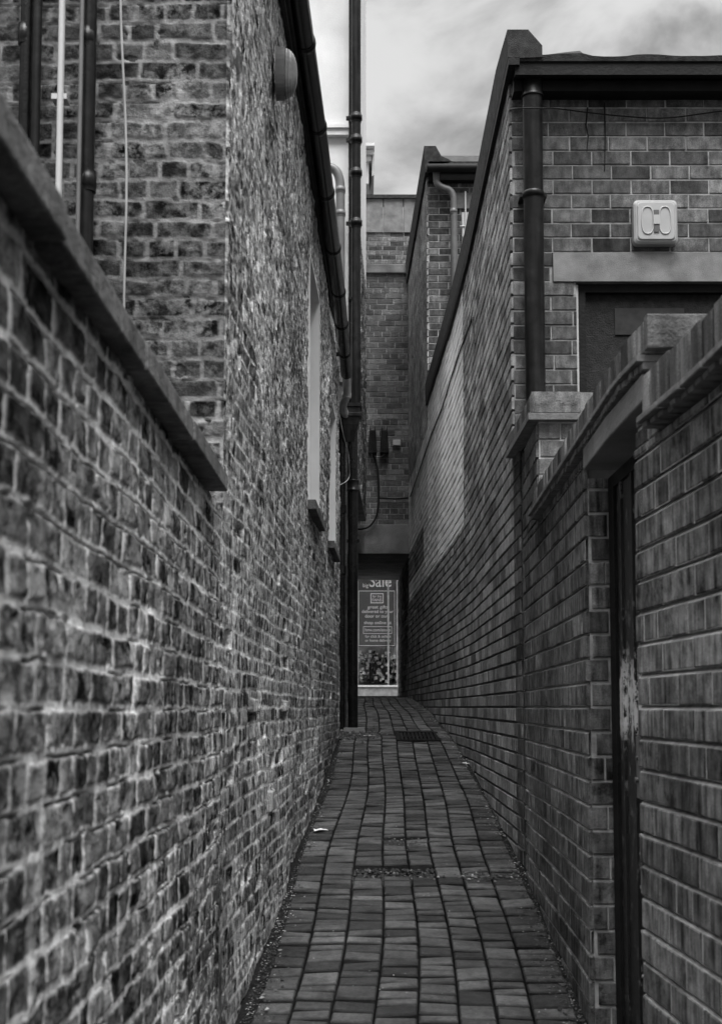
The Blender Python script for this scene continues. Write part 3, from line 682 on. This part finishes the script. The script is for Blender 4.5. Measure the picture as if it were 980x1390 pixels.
# door: frame posts, leaf, lock
m = MB(); m.box(.768, .80, 3.78, 3.86, .3, 2.06); m.box(.768, .80, 3.05, 3.10, .2, 2.06); m.box(.768, .80, 3.10, 3.78, 2.02, 2.06); m.build('door_frame', 'black', t)
d = MB().box(.778, .815, 3.10, 3.78, .36, 2.02).build('door', 'peel', t)
for z in (3.22, 3.38, 3.55, 3.70): MB().box(.770, .778, z - .012, z + .012, .36, 2.02).build('batten', 'peel', d)
m = MB(); m.box(.763, .769, 3.462, 3.50, 1.10, 1.27); m.tube([(.766, 3.482, 1.15), (.755, 3.482, 1.15)], .008, 10); m.tube([(.766, 3.482, 1.21), (.758, 3.482, 1.21)], .006, 10); m.build('lock_plate', 'greypipe', d)
for z in (.62, .74, .86, .95, 1.0): MB().tube([(.770, 3.474, z), (.763, 3.474, z)], .005, 8).build('stud', 'metal', d)
# ---- brick pier
t = thing('brick_pier', (.8, 5.6, 0), 'short raised brick pier with a stamped coping brick below the black downpipe', 'pier')
pz0, pz1 = P(728, 571, Cz0).z, P(728, 532, Cz0).z
m = modern(MB(), wallR(), Cz0 + .03, 5.86, 2.14, pz0 + .01, seed=24, ustep=.3, header=4)
modern(m, wallR(), 6.0, 6.24, .4, 2.64, seed=25, ustep=.3, header=4, ground=GZ, flush=True)
modern(m, lambda u, v, w_: (float(XR(Cz0)) + u, Cz0 + .02 - w_, v), 0, .26, 2.14, pz0, seed=26, blen=.2, depth=.005)
m.build('brickwork', 'facade', t)
m = MB(); rail(m, wallR(), [Cz0 + .03, 5.86], 2.14, pz0, -.25, -.003); rail(m, wallR(), [5.99, 6.24], .4, 2.6, -.25, -.003); m.build('wall_core', 'conc_dark', t)
zt = lambda z: pz0 + (z - Cz0) * .045
m = MB(); rail(m, wallR(), [Cz0 - .03, 6.24], lambda z: zt(z), lambda z: zt(z) + .028, -.26, .048); m.build('tile_creasing', 'terracotta', t)
m = MB(); z = Cz0 - .02
while z < 6.2:
    z2 = min(6.24, z + .075); m.ubox(wallR(), z + .003, z2 - .003, zt(z) + .030, zt(z) + .118, -.25, .035, .004, rs.random()); z = z2
cop = m.build('coping', 'edge_brick', t)
def textobj(name, body, size, loc, mat, parent, rot=(R(90), 0, 0), align='CENTER', ext=.002, wide=1.0, bold=0.0):
    cu = bpy.data.curves.new(name, 'FONT'); cu.body = body; cu.size = size; cu.align_x = align; cu.extrude = ext; cu.offset = bold
    tmp = bpy.data.objects.new(name, cu); COL.objects.link(tmp)
    dg = bpy.context.evaluated_depsgraph_get(); me = bpy.data.meshes.new_from_object(tmp.evaluated_get(dg)); bpy.data.objects.remove(tmp)
    me.materials.clear(); me.materials.append(MAT[mat]); me.name = name
    o = bpy.data.objects.new(name, me); o.scale = (wide, 1, 1); o.rotation_euler = rot; o.location = loc
    COL.objects.link(o)
    if parent is not None: o.parent = parent; o.matrix_parent_inverse = Matrix.Translation(-Vector(parent.location))
    return o
c1 = P(757, 556, Cz0 - .024)
MB().box(float(XR(Cz0)) - .035, float(XR(Cz0)) + .17, Cz0 - .026, Cz0 - .018, zt(Cz0) + .03, zt(Cz0) + .118, .7).build('stamped_face', 'facade', t)
textobj('stamp', 'ARMITAGE', .030, (float(XR(Cz0)) + .07, Cz0 - .027, zt(Cz0) + .062), 'terracotta', t, wide=1.05, ext=.0006)
# ================================================================== RIGHT: FLAT ROOFED BRICK BUILDING
t = thing('flat_roof_building', (2, 8, 0), 'nearer flat roofed brick building on the right with a felt roof edge and boarded doorway', 'building')
def rt(u, v, tn):
    if u > 9.45 and v > 2.735:
        if u > 13.9 and 2.98 < v < 3.36: return tn * .5
        lt = 2.9 + tn * .12
        if v > 3.4: lt *= max(.55, 1 - max(0, u - 11.5) * .07)
        return lt
    return tn
TOP = 4.64
kr = dict(ustep=.3, jw=.013, jv=.006, depth=.012, flush=True)
m = modern(MB(), wallR(), 6.25, 9.45, .4, TOP, seed=31, header=5, ground=GZ, **kr)
modern(m, wallR(), 9.45, 13.2, .4, 2.738, seed=32, header=5, ground=GZ, **kr)
m.build('side_wall', 'right', t)
kp = dict(ustep=.3, jw=.013, jv=.004, depth=.009, c=.0015)
modern(MB(), wallR(-.002), 9.45, 13.2, 2.738, TOP, seed=33, tonef=lambda u, v, tn: .35 + tn * .4, **kp).build('pale_brickwork', 'pale', t)['label'] = 'smoother pale brickwork panel'
FX = float(XR(6.25)); mpFr = lambda u, v, w_: (FX + u, 6.25 - w_, v)
lt0, lt1 = P(749, 343, 6.25), P(980, 383, 6.25); pn = P(783, 387, 6.25)
m = MB()
kw = dict(course=.0765, blen=.2, jw=.009, jv=.008, depth=.005, c=.002)
modern(m, mpFr, 0, pn.x - FX - .006, 0.3, lt1.z - .002, seed=41, **kw)
modern(m, mpFr, 0, lt0.x - FX, lt1.z, lt0.z, seed=43, **kw)
modern(m, mpFr, 0, 3.2, lt0.z, TOP + .03, seed=42, **kw)
modern(m, mpFr, 1.6, 3.2, .3, lt0.z, seed=44, **kw)
m.build('front_wall', 'facade', t)
MB().box(lt0.x + .003, FX + 1.598, 6.236, 6.45, lt1.z, lt0.z - .004).build('lintel', 'concrete', t)
dr = MB().box(pn.x, FX + 1.6, 6.31, 6.34, .4, lt1.z - .003).build('boarded_door', 'board', t)
m = MB(); m.box(pn.x - .004, pn.x + .006, 6.262, 6.31, .4, lt1.z - .01); m.build('trim', 'greyframe', dr)
m = MB(); m.box(pn.x + .006, pn.x + .045, 6.275, 6.308, .4, lt1.z - .004); m.box(pn.x + .045, FX + 1.6, 6.275, 6.308, lt1.z - .045, lt1.z - .004); m.build('frame', 'black', dr)
pa, pb = P(834, 418, 6.3), P(929, 454, 6.3); m = MB(); m.box(pa.x, pb.x, 6.302, 6.309, pb.z, pa.z, .5, 0); m.build('patch_panel', plain('faded_board', .03, .7, .3, 20, spec=.2), dr)
m = MB(); m.box(FX + .02, 4, 6.27, 13.2, .5, .6); m.box(3.95, 4, 6.27, 13.2, .5, TOP); m.box(FX + .05, 4, 13.0, 13.15, .5, TOP - .02)
m.build('rear_wall', 'conc_dark', t)
# roof and its felt edges
ez = P(800, 84, 6.08).z; et = P(800, 72, 6.08).z; ef = P(800, 104, 6.1).z
m = MB()
xs = np.linspace(FX - .0, 4.05, 60); r2 = random.Random(9); vs_ = []
for i, x in enumerate(xs):
    bump = .012 * math.sin(x * 3.1) + r2.uniform(-.009, .009) + (.03 if .96 < x < 1.13 else 0) + (-.02 if 1.18 < x < 1.32 else 0) + (.022 if 1.34 < x < 1.5 else 0)
    vs_ += [(x, 6.07, ez), (x, 6.065, et - .018 + bump * .3), (x, 6.12, et + bump), (x, 13.2, 4.76)]
fs = [(i * 4 + k, (i + 1) * 4 + k, (i + 1) * 4 + k + 1, i * 4 + k + 1) for i in range(len(xs) - 1) for k in range(3)]
m.add(vs_, fs); m.box(FX - .01, 4.05, 6.075, 6.12, ez - .002, et - .03); m.build('roof', 'felt', t)
kt = [(6.06, P(700, 40, 6.06).z), (6.6, 4.84), (9, 4.83), (13.2, 4.80)]
ktf = lambda z: float(np.interp(z, [a for a, b in kt], [b for a, b in kt]))
m = MB(); zs = list(np.linspace(6.06, 13.2, 26))
cs = []
for z in zs:
    x = float(XR(z)); k = ktf(z)
    cs += [(x - .038, z, TOP - .03), (x - .04, z, k), (x + .065, z, k), (x + .135, z, TOP + .03), (x + .135, z, TOP - .03), (x + .02, z, TOP - .035)]
fs = [(i * 6 + k, i * 6 + (k + 1) % 6, (i + 1) * 6 + (k + 1) % 6, (i + 1) * 6 + k) for i in range(len(zs) - 1) for k in range(6)] + [(5, 4, 3, 2, 1, 0)]
m.add(cs, fs, .5, 1, False); m.build('verge', 'felt', t)
m = MB(); rail(m, wallR(), zs, TOP - .07, TOP - .032, -.02, .036); m.build('verge_board', 'black', t)
m = MB(); m.box(FX + .0, 4.05, 6.08, 6.115, ef, ez - .003); m.box(FX + .0, 4.05, 6.116, 6.245, ez - .05, ez - .03); m.box(FX + .0, 4.05, 6.15, 6.247, ef - .05, ez - .06); m.build('fascia', 'black', t)
# downpipe
zz = 6.16; x, r = vpipe(711, 738, 103, 545, zz)
x = P(724, 300, zz).x; top = P(720, 103, zz).z
t = thing('rain_pipe', Vector((x, zz, 2.66)), 'large weathered black downpipe on the right brick front standing above the pier', 'downpipe')
tubeobj('pipe', [Vector((x, zz, 2.60)), Vector((x, zz, top - .04))], r, 'ironpipe', t, 28)
tubeobj('cap', [Vector((x, zz, top - .115)), Vector((x, zz, top - .105)), Vector((x, zz, top - .10)), Vector((x, zz, top - .012)), Vector((x, zz, top - .008)), Vector((x, zz, top + .004)), Vector((x, zz, top + .006))], [r * 1.14, r * 1.14, r * 1.05, r * 1.05, r * .95, r * .8, r * .5], 'ironpipe', t, 28)
c = P(724, 266, zz).z; tubeobj('collar', [Vector((x, zz, c - .02)), Vector((x, zz, c - .012)), Vector((x, zz, c - .01)), Vector((x, zz, c + .012)), Vector((x, zz, c + .02))], [r * 1.02, r * 1.02, r * 1.12, r * 1.12, r * 1.02], 'ironpipe', t, 28)
MB().box(x - r * 1.35, x + r * 1.35, zz - .006, zz + .09, c - .006, c + .006).build('bracket', 'ironpipe', t)
# square lamp
la, lb = P(858, 274, 6.22), P(918, 333, 6.22); cx, cz = (la.x + lb.x) / 2, (la.z + lb.z) / 2; hw, hh = (lb.x - la.x) / 2, (la.z - lb.z) / 2
t = thing('square_light', (cx, 6.24, cz), 'square pale bulkhead light on the brick above the lintel', 'wall light')
def rsq(hx, hz, y0, y1, rad, n=6, inset=0.0):
    def loop(hx, hz, y):
        r_ = []
        for qx, qz, a0 in ((1, 1, 0), (-1, 1, 90), (-1, -1, 180), (1, -1, 270)):
            for i in range(n + 1):
                a = R(a0 + 90 * i / n); r_.append((cx + qx * (hx - rad) + rad * math.cos(a), y, cz + qz * (hz - rad) + rad * math.sin(a)))
        return r_
    L0 = loop(hx, hz, y0); L1 = loop(hx, hz, y1 + inset); L2 = loop(hx - inset, hz - inset, y1); k = len(L0)
    return MB().add(L0 + L1 + L2, [(i, (i + 1) % k, k + (i + 1) % k, k + i) for i in range(k)] + [(k + i, k + (i + 1) % k, 2 * k + (i + 1) % k, 2 * k + i) for i in range(k)] + [tuple(range(2 * k, 3 * k))])
rsq(hw, hh, 6.245, 6.19, .022, inset=.01).build('body', 'diffuser', t)
rsq(hw * .86, hh * .86, 6.19, 6.182, .02, inset=.004).build('lens', MAT['diffuser'], t)
for sx in (-1, 1):
    m = MB(); pts = []
    for i in range(25):
        a = 2 * math.pi * i / 24; ca, sa = math.cos(a), math.sin(a)
        pts.append((cx + sx * hw * .40 + hw * .27 * math.copysign(abs(ca) ** .7, ca), 6.181, cz + hh * .02 + hh * .62 * math.copysign(abs(sa) ** .8, sa)))
    m.tube(pts, .004, 8, cap=False); m.build('lamp_tube', 'tube', t)
m = MB(); m.box(cx - .016, cx + .016, 6.172, 6.182, cz - .02, cz + .028); m.build('lamp_socket', 'tube', t)
for a, b in ((.03, .055), (-.06, -.022)): MB().box(cx - .013, cx + .013, 6.176, 6.182, cz + a, cz + b).build('lamp_plug', 'lampgrey', t)
# sagging cable on that front
cb = [P(692, 149, 6.22), P(706, 147, 6.1), P(738, 147, 6.1), P(760, 148, 6.2), P(800, 153, 6.22), P(850, 158, 6.22), P(905, 160, 6.22), P(985, 150, 6.22), P(1080, 140, 6.22)]
o = tubeobj('cable', smoothpath(cb), .0035, 'cable', None, 6); tag(o, 'thin black cable sagging across the right brick front under the eaves', 'cable')
def runstain(pts, rr):
    return tubeobj('tar_run', pts, rr, 'cable', None, 6)
for pts, lb_ in (([P(797, 146, 6.243), P(795, 170, 6.243), P(798, 185, 6.243), P(796, 206, 6.243)], 'long black tar run nearest the downpipe on the brick front'), ([P(820, 140, 6.243), P(821, 180, 6.243), P(820, 232, 6.243)], 'straight black tar run right of the other, on the brick front')):
    o = runstain(pts, [.004, .0035, .003, .0018][:len(pts)]); tag(o, lb_, 'tar stain', 'tar runs on the brick front')
# black cable on the alley side
from math import isfinite
def onR(px, py, off=.016):
    best = None
    for z in np.linspace(6.3, 16.5, 2500):
        p = P(px, py, z); e = abs(p.x - (float(XR(z)) - off))
        if best is None or e < best[0]: best = (e, p)
    return best[1]
cb = [onR(*q) for q in ((645, 467), (641, 431), (622, 482), (607, 530), (600, 553), (585, 590), (570, 635), (557, 674))]
o = tubeobj('cable', cb, .006, 'cable', None, 6); tag(o, 'thick black cable climbing diagonally along the pale part of the right wall', 'cable')
# ================================================================== RIGHT: FARTHER FLAT ROOFED BUILDING
t = thing('far_flat_roof_building', (2, 14.5, 0), 'farther flat roofed brick building on the right with a black gutter and bent downpipe', 'building')
T2 = 7.40
m = modern(MB(), wallR(), 13.2, 16.6, 1.2, 2.738, seed=51, header=5, ground=GZ, **kr)
modern(m, wallR(), 13.9, 16.6, 2.985, 3.36, seed=57, header=5, **kr)
modern(m, wallR(), 13.2, 16.6, 4.35, T2, seed=58, header=5, tonef=lambda u, v, tn: .45 + tn * .7, **kr)
pm = modern(MB(), wallR(-.002), 13.2, 16.6, 2.738, 2.985, seed=59, tonef=lambda u, v, tn: .3 + tn * .4, **kp)
modern(pm, wallR(-.002), 13.2, 13.9, 2.985, 3.36, seed=60, tonef=lambda u, v, tn: .2 + tn * .4, **kp)
modern(pm, wallR(-.002), 13.2, 16.6, 3.36, 4.35, seed=61, tonef=lambda u, v, tn: -.3 + tn * .5, **kp)
pm.build('pale_brickwork', 'pale', t)['label'] = 'smoother pale brickwork panel'
modern(m, wallR(), 16.6, 18, 3.42, T2, seed=52, header=5, tonef=lambda u, v, tn: .45 + tn * .7, ustep=.3, jw=.010, jv=.005, depth=.010)
m.build('side_wall', 'right', t)
FX2 = float(XR(13.2)); mpF2 = lambda u, v, w_: (FX2 + u, 13.2 - w_, v)
wl, wr = P(626, 290, 13.2), P(627, 345, 13.2)
m = modern(MB(), mpF2, 0, wl.x - FX2, 4.6, 7.25, seed=53, depth=.006, jw=.011, jv=.010)
modern(m, mpF2, wl.x - FX2, 3.2, wl.z, 7.25, seed=54, depth=.006, jw=.011, jv=.010)
modern(m, mpF2, wl.x - FX2, 3.2, 4.6, wl.z - 1.2, seed=55, depth=.006, jw=.011, jv=.010)
m.build('front_wall', 'facade', t)
c0, c1 = P(617, 262, 13.18), P(617, 283, 13.18)
MB().box(c0.x, c0.x + 1.1, 13.17, 13.19, c1.z, c0.z).build('lintel', 'concrete', t)
wn = MB().box(wl.x, wl.x + .06, 13.16, 13.2, wl.z - 1.2, wl.z).box(wl.x + .06, wl.x + 1, 13.16, 13.2, wl.z - .06, wl.z).box(wl.x + .9, wl.x + .96, 13.16, 13.2, wl.z - 1.2, wl.z - .06).build('window', 'whitepaint', t)
MB().box(wl.x + .06, wl.x + .9, 13.19, 13.2, wl.z - 1.2, wl.z - .06).build('pane', 'greyframe', wn)
m = MB(); m.box(FX2 + .03, 4, 13.3, 17.9, T2 - .15, T2 - .02); m.box(3.9, 4, 13.3, 17.9, 1, T2); m.box(FX2, 4, 17.9, 18, 3.4, T2); m.build('rear_wall', 'conc_dark', t)
r0, r1, r2_ = P(600, 219, 13.05).z, P(600, 227, 13.05).z, P(600, 235, 13.05).z
m = MB(); m.box(FX2, 4, 13.05, 18, r1, r0); m.build('roof', 'felt', t)
m = MB(); zs = [13.05, 14.5, 16.0, 18]; cs = []
for z in zs:
    x = float(XR(z)) ; k = P(574, 198, 13.05).z + .0
    cs += [(x - .04, z, T2 - .32), (x - .05, z, k), (x + .075, z, k), (x + .135, z, r0 + .06), (x + .2, z, r0 + .03), (x + .25, z, r0), (x + .02, z, T2 - .3)]
fs = [(i * 7 + k, i * 7 + (k + 1) % 7, (i + 1) * 7 + (k + 1) % 7, (i + 1) * 7 + k) for i in range(len(zs) - 1) for k in range(7)] + [(6, 5, 4, 3, 2, 1, 0)]
m.add(cs, fs); m.build('verge', 'felt', t)
tubeobj('gutter', [Vector((FX2 - .02, 13.0, r1 - .03)), Vector((4, 13.0, r1 - .03))], .045, 'black', t, 14)
MB().box(FX2, 4, 13.1, 13.19, r1 - .12, r1).build('fascia', 'black', t)
Zp = 13.08
pp = smoothpath([P(592, 230, Zp), P(592, 243, Zp), P(594, 250, Zp), P(602, 255, Zp), P(610, 258, Zp), P(615, 266, Zp), P(616, 280, Zp), P(616.5, 350, Zp), P(617, 450, Zp)], 5)
pipe_thing('bent_downpipe', 'grey downpipe with an offset bend on the farther brick front', pp, .036, 'greypipe', 'downpipe', collars=[P(592, 233, Zp), P(615.5, 287, Zp)])
o = thing('white_conduit', P(631, 400, 13.1), 'thin white plastic waste pipe on the farther brick front beside the window', 'pipe')
m = MB(); m.tube([P(631.5, 260, 13.1), P(632, 330, 13.1), P(632, 420, 13.1)], .009, 10); m.tube([P(624, 307, 13.1), P(637, 307, 13.1)], .008, 8); m.build('pipe', 'whitepvc', o)
MB().tube([P(628, 290, 13.12), P(629, 322, 13.12)], .018, 10).build('trap', 'whitepvc', o)
# ================================================================== THE BUILDING OVER THE PASSAGE
t = thing('bridging_building', (.3, 17, 3.4), 'dark brick building bridging the end of the alley above a low passage', 'building')
mpB = lambda u, v, w_: (u, 16.6 - w_, v)
bz0, bz1, bz2, bz3 = P(553, 752, 16.6).z, P(553, 712, 16.6).z, P(553, 372, 16.6).z, P(553, 360, 16.6).z
m = modern(MB(), mpB, -.2, .66, bz1, bz2, seed=61, depth=.006, jw=.010, jv=.010, course=.0755, blen=.225, header=4)
m.build('front_wall', 'far', t)
m = MB(); m.box(-.25, .75, 16.585, 16.9, bz0, bz1); bevel(m.build('lintel', 'conc_dark', t), .01)
m = MB(); m.box(-.05, .66, 16.55, 19.5, bz2, bz3); bevel(m.build('coping', 'conc_dark', t), .01)
MB().box(-.25, .75, 16.9, 20.1, bz0 + .004, bz0 + .3).build('passage_ceiling', 'conc_dark', t)
ZS = 19.5; sz0, sz1, sz2 = P(520, 316, ZS).z, P(520, 271, ZS).z, P(520, 268, ZS).z
m = modern(MB(), lambda u, v, w_: (u, ZS - w_, v), -.3, 3, bz3 - .1, sz0, seed=62, depth=.006, jw=.010, jv=.010); m.build('upper_wall', 'facade', t)
for a, b in ((-.6, -.21), (-.2, .355), (.362, .675), (.682, 1.3)):
    m = MB(); m.box(a + .004, b - .004, ZS - .03, ZS + .1, sz0, sz1); m.build('concrete_panel', 'concrete', t)
MB().box(-.8, 3, ZS - .07, ZS + .3, sz1, sz2 + .02).build('parapet_cap', 'felt', t)
m = MB(); m.box(-2, 3, 19.7, 20.1, bz0 + .3, sz0); m.build('street_wall', 'far', t)
# right side of the passage
t = thing('passage_wall', (.62, 18, 1.5), 'dark brick wall lining the right side of the covered passage', 'wall')
m = modern(MB(), wallR(), 16.61, 20.15, 1.3, bz0, seed=63, header=5, ground=GZ, ustep=.4); m.build('brickwork', 'right', t)
MB().box(.66, .9, 16.7, 20.15, 1.2, bz0 - .01).build('wall_core', 'conc_dark', t)
# meter boxes
for x0, x1, lb_ in ((499.5, 512, 'left one of two black tapered cable boxes above the passage'), (515.5, 528, 'right one of two black tapered cable boxes, beside the small white box')):
    a, b = P(x0, 584, 16.5), P(x1, 613, 16.5); t = thing('cable_box', ((a.x + b.x) / 2, 16.5, b.z), lb_, 'box', 'cable boxes over the passage')
    cxm = (a.x + b.x) / 2; wt = (b.x - a.x) * .34; wb_ = (b.x - a.x) * .46
    q = [(cxm - wb_, 16.46, b.z), (cxm + wb_, 16.46, b.z), (cxm + wb_, 16.59, b.z), (cxm - wb_, 16.59, b.z), (cxm - wt, 16.48, a.z), (cxm + wt, 16.48, a.z), (cxm + wt, 16.59, a.z), (cxm - wt, 16.59, a.z)]
    bevel(MB().add(q, [(0, 3, 2, 1), (4, 5, 6, 7), (0, 1, 5, 4), (1, 2, 6, 5), (2, 3, 7, 6), (3, 0, 4, 7)]).build('case', 'black', t), .008)
    m = MB()
    for s in (-1, 0, 1): m.box(cxm + s * wt * .75 - .006, cxm + s * wt * .75 + .006, 16.45, 16.475, b.z + .02, a.z - .02)
    m.box(cxm - wb_ * 1.03, cxm + wb_ * 1.03, 16.45, 16.59, b.z - .02, b.z + .01); m.build('rib', 'ironpipe', t)
    for e in (-1, 1): MB().add([(cxm + e * wt, 16.5, a.z), (cxm + e * wt * .4, 16.5, a.z), (cxm + e * wt * .8, 16.5, a.z + .06), (cxm + e * wt, 16.56, a.z)], [(0, 1, 2), (0, 2, 3), (1, 3, 2), (0, 3, 1)]).build('lug', 'black', t)
a, b = P(533, 597, 16.55), P(543.5, 605, 16.55); t = thing('junction_box', ((a.x + b.x) / 2, 16.58, b.z), 'small white junction box beside the black cable boxes', 'box')
bevel(MB().box(a.x, b.x, 16.54, 16.592, b.z, a.z).build('case', 'whitepvc', t), .004); MB().box(a.x + .008, b.x - .008, 16.535, 16.54, b.z + .008, a.z - .008).build('lid', 'whitepvc', t)
Zc = 16.54
for pts, lb_ in (([P(505, 613, Zc), P(509, 625, Zc), P(513, 640, Zc), P(514, 670, Zc), P(513.5, 685, Zc), P(511, 700, Zc), P(503, 713, Zc), P(492, 718, Zc), P(478, 718, Zc)], 'black cable dropping from the cable boxes and curving left above the passage'),
                 ([P(514, 676, Zc), P(535, 677, Zc), P(554, 676, Zc)], 'straight black cable running right towards the side wall above the passage'),
                 ([P(502, 614, Zc), P(508, 619, Zc), P(517, 620, Zc), P(524, 614, Zc)], 'short pale cable looping between the two black cable boxes')):
    o = tubeobj('cable', smoothpath(pts), .013 if 'pale' not in lb_ else .007, 'cable' if 'pale' not in lb_ else 'palecable', None, 8); tag(o, lb_, 'cable')
# ================================================================== DISTANT CORNICE
t = thing('distant_building', (-3, 36, 0), 'distant pale building showing only a stepped cornice beyond the white wall', 'building')
Zd = 34; a = P(498, 197, Zd); b = P(508, 245, Zd)
m = MB(); m.box(-6, a.x - .02, Zd + .3, Zd + 6, 1.6, a.z - .4); m.build('wall', 'render', t)
m = MB(); m.box(-6, P(508, 0, Zd).x, Zd - .2, Zd + 6, P(0, 202, Zd).z, P(0, 198, Zd).z); m.box(-6, P(507, 0, Zd).x, Zd, Zd + 6, P(0, 209, Zd).z, P(0, 203, Zd).z); m.box(-6, P(504, 0, Zd).x, Zd + .1, Zd + 6, P(0, 216, Zd).z, P(0, 210, Zd).z); m.box(-6, P(500.5, 0, Zd).x, Zd + .2, Zd + 6, P(0, 245, Zd).z, P(0, 216, Zd).z)
m.build('cornice', 'render', t)
m = MB(); q = [(P(505, 0, Zd).x, P(0, 212, Zd).z), (P(508, 0, Zd).x, P(0, 204, Zd).z), (P(507.5, 0, Zd).x, P(0, 236, Zd).z), (P(504.5, 0, Zd).x, P(0, 238, Zd).z)]
m.add([(x, Zd + .05, z) for x, z in q] + [(x, Zd + 2, z) for x, z in q], [(0, 1, 2, 3), (7, 6, 5, 4), (0, 4, 5, 1), (1, 5, 6, 2), (2, 6, 7, 3), (3, 7, 4, 0)]); m.build('bracket', 'greyframe', t)
# ================================================================== SHOP ACROSS THE STREET
Zs = 28.0
t = thing('shop', (.3, Zs, 1.58), 'shop across the street with a printed sale poster in its window, seen through the passage', 'shop')
g = float(GZ(Zs)); S = lambda px, py, z=Zs: P(px, py, z)
pz = S(500, 930).z
m = MB(); m.box(-3, 4, Zs - .02, Zs + .5, g, pz - .04); m.build('plinth', 'concrete', t)
m = MB(); m.box(-3, 4, Zs - .05, Zs + .3, pz - .04, pz); m.build('sill', 'greyframe', t)
m = MB(); m.box(-3, 4, Zs - .02, Zs + 6, 4.9, 12.0); m.box(-3, -2.4, Zs - .01, Zs + 6, pz, 4.9); m.box(3.4, 4, Zs - .01, Zs + 6, pz, 4.9); m.box(-2.4, 3.4, Zs + 5.9, Zs + 6, pz, 4.9); m.build('wall', 'facade', t)
for x in (S(485.5, 0).x, S(525.5, 0).x, S(537.2, 0).x, -1.2, 2.1): MB().box(x - .018, x + .018, Zs - .03, Zs + .05, pz, 4.9).build('mullion', 'concrete', t)
m = MB(); m.box(-2.4, 3.4, Zs + .03, Zs + .04, pz, 4.9); m.build('window_pane', 'shopglass', t)
Zq = Zs + .07
a, b = S(486, 786), S(537, 878)
ps = thing('sale_poster', (.35, Zq, b.z), 'large grey sale poster with white lettering hanging inside the shop window', 'poster')
MB().box(a.x, b.x, Zq, Zq + .01, b.z, S(0, 801).z).build('panel', 'poster', ps)
MB().box(a.x, b.x, Zq - .002, Zq + .01, S(0, 801).z + .002, 4.85).build('header', 'postertop', ps)
m = MB()
def frame_(x0, x1, y0, y1, th=.018):
    p, q_ = S(x0, y0), S(x1, y1)
    m.box(p.x, q_.x, Zq - .008, Zq - .003, p.z - th, p.z); m.box(p.x, q_.x, Zq - .008, Zq - .003, q_.z, q_.z + th); m.box(p.x, p.x + th, Zq - .008, Zq - .003, q_.z + th, p.z - th); m.box(q_.x - th, q_.x, Zq - .008, Zq - .003, q_.z + th, p.z - th)
frame_(503, 520.5, 805, 818.5); frame_(493, 532, 850, 860, .01); frame_(486.5, 536, 801.5, 876.5, .012); m.build('border', 'paleprint', ps)
def txt(s, cxp, yb, hpx, wpx):
    p = S(cxp, yb, Zq); size = hpx / F_PX * Zs / .70
    o = textobj('lettering', s, size, (p.x, Zq - .006, p.z), 'paleprint', ps, bold=size * .004)
    wd = o.dimensions.x if o.dimensions.x > 0 else 1
    xs_ = [v.co.x for v in o.data.vertices]; wd = max(xs_) - min(xs_); o.scale = (wpx / F_PX * Zs / wd, 1, 1)
txt('big', 496, 797, 5.2, 7.5); txt('Sale', 516, 796.5, 17, 30)
txt('for the', 511.6, 811, 3.4, 12); txt('FANS', 511.6, 816.3, 3.9, 13)
txt('great gifts', 513, 826, 4.3, 28); txt('delivered to your', 512.5, 832, 4.3, 43); txt('door or ours', 512, 838.3, 4.3, 33)
txt('shop online at', 512.5, 847.2, 4.3, 37); txt('hmv.com/store', 512.5, 857, 4.2, 34)
txt('for click & collect', 513, 865.5, 3.6, 35); txt('or home delivery', 513, 871, 3.6, 35)
# display inside the window
Zi = Zs + .45
ds = thing('display_unit', (.3, Zi, pz), 'window display stand of small framed goods behind the shop glass', 'display')
m = MB(); m.box(-1.2, 2.1, Zi, Zi + .3, pz - .3, pz + .01); m.box(-1.2, 2.1, Zi + .5, Zi + .52, pz, pz + 1.0); m.build('stand', 'conc_dark', ds)
rg = random.Random(8)
m = MB(); m2 = MB()
for i in range(150):
    px = rg.uniform(486, 540); py = rg.uniform(884, 926); s = rg.uniform(1.2, 4.2); p = P(px, py, Zi + .1)
    hx = s * 28 / 1700 * .5; (m if rg.random() < .68 else m2).box(p.x - hx, p.x + hx, Zi + .05 + rg.random() * .3, Zi + .38, p.z - hx * rg.uniform(.7, 1.6), p.z + hx)
m.build('pale_goods', 'paleprint', ds); m2.build('dark_goods', 'black', ds)
m = MB(); p = P(504.5, 900, Zi); m.box(p.x - .055, p.x + .055, Zi - .02, Zi + .04, P(0, 926, Zi).z, p.z); m.build('dark_figure', 'black', ds)
print('verts', sum(len(o.data.vertices) for o in bpy.data.objects if o.type == 'MESH'))
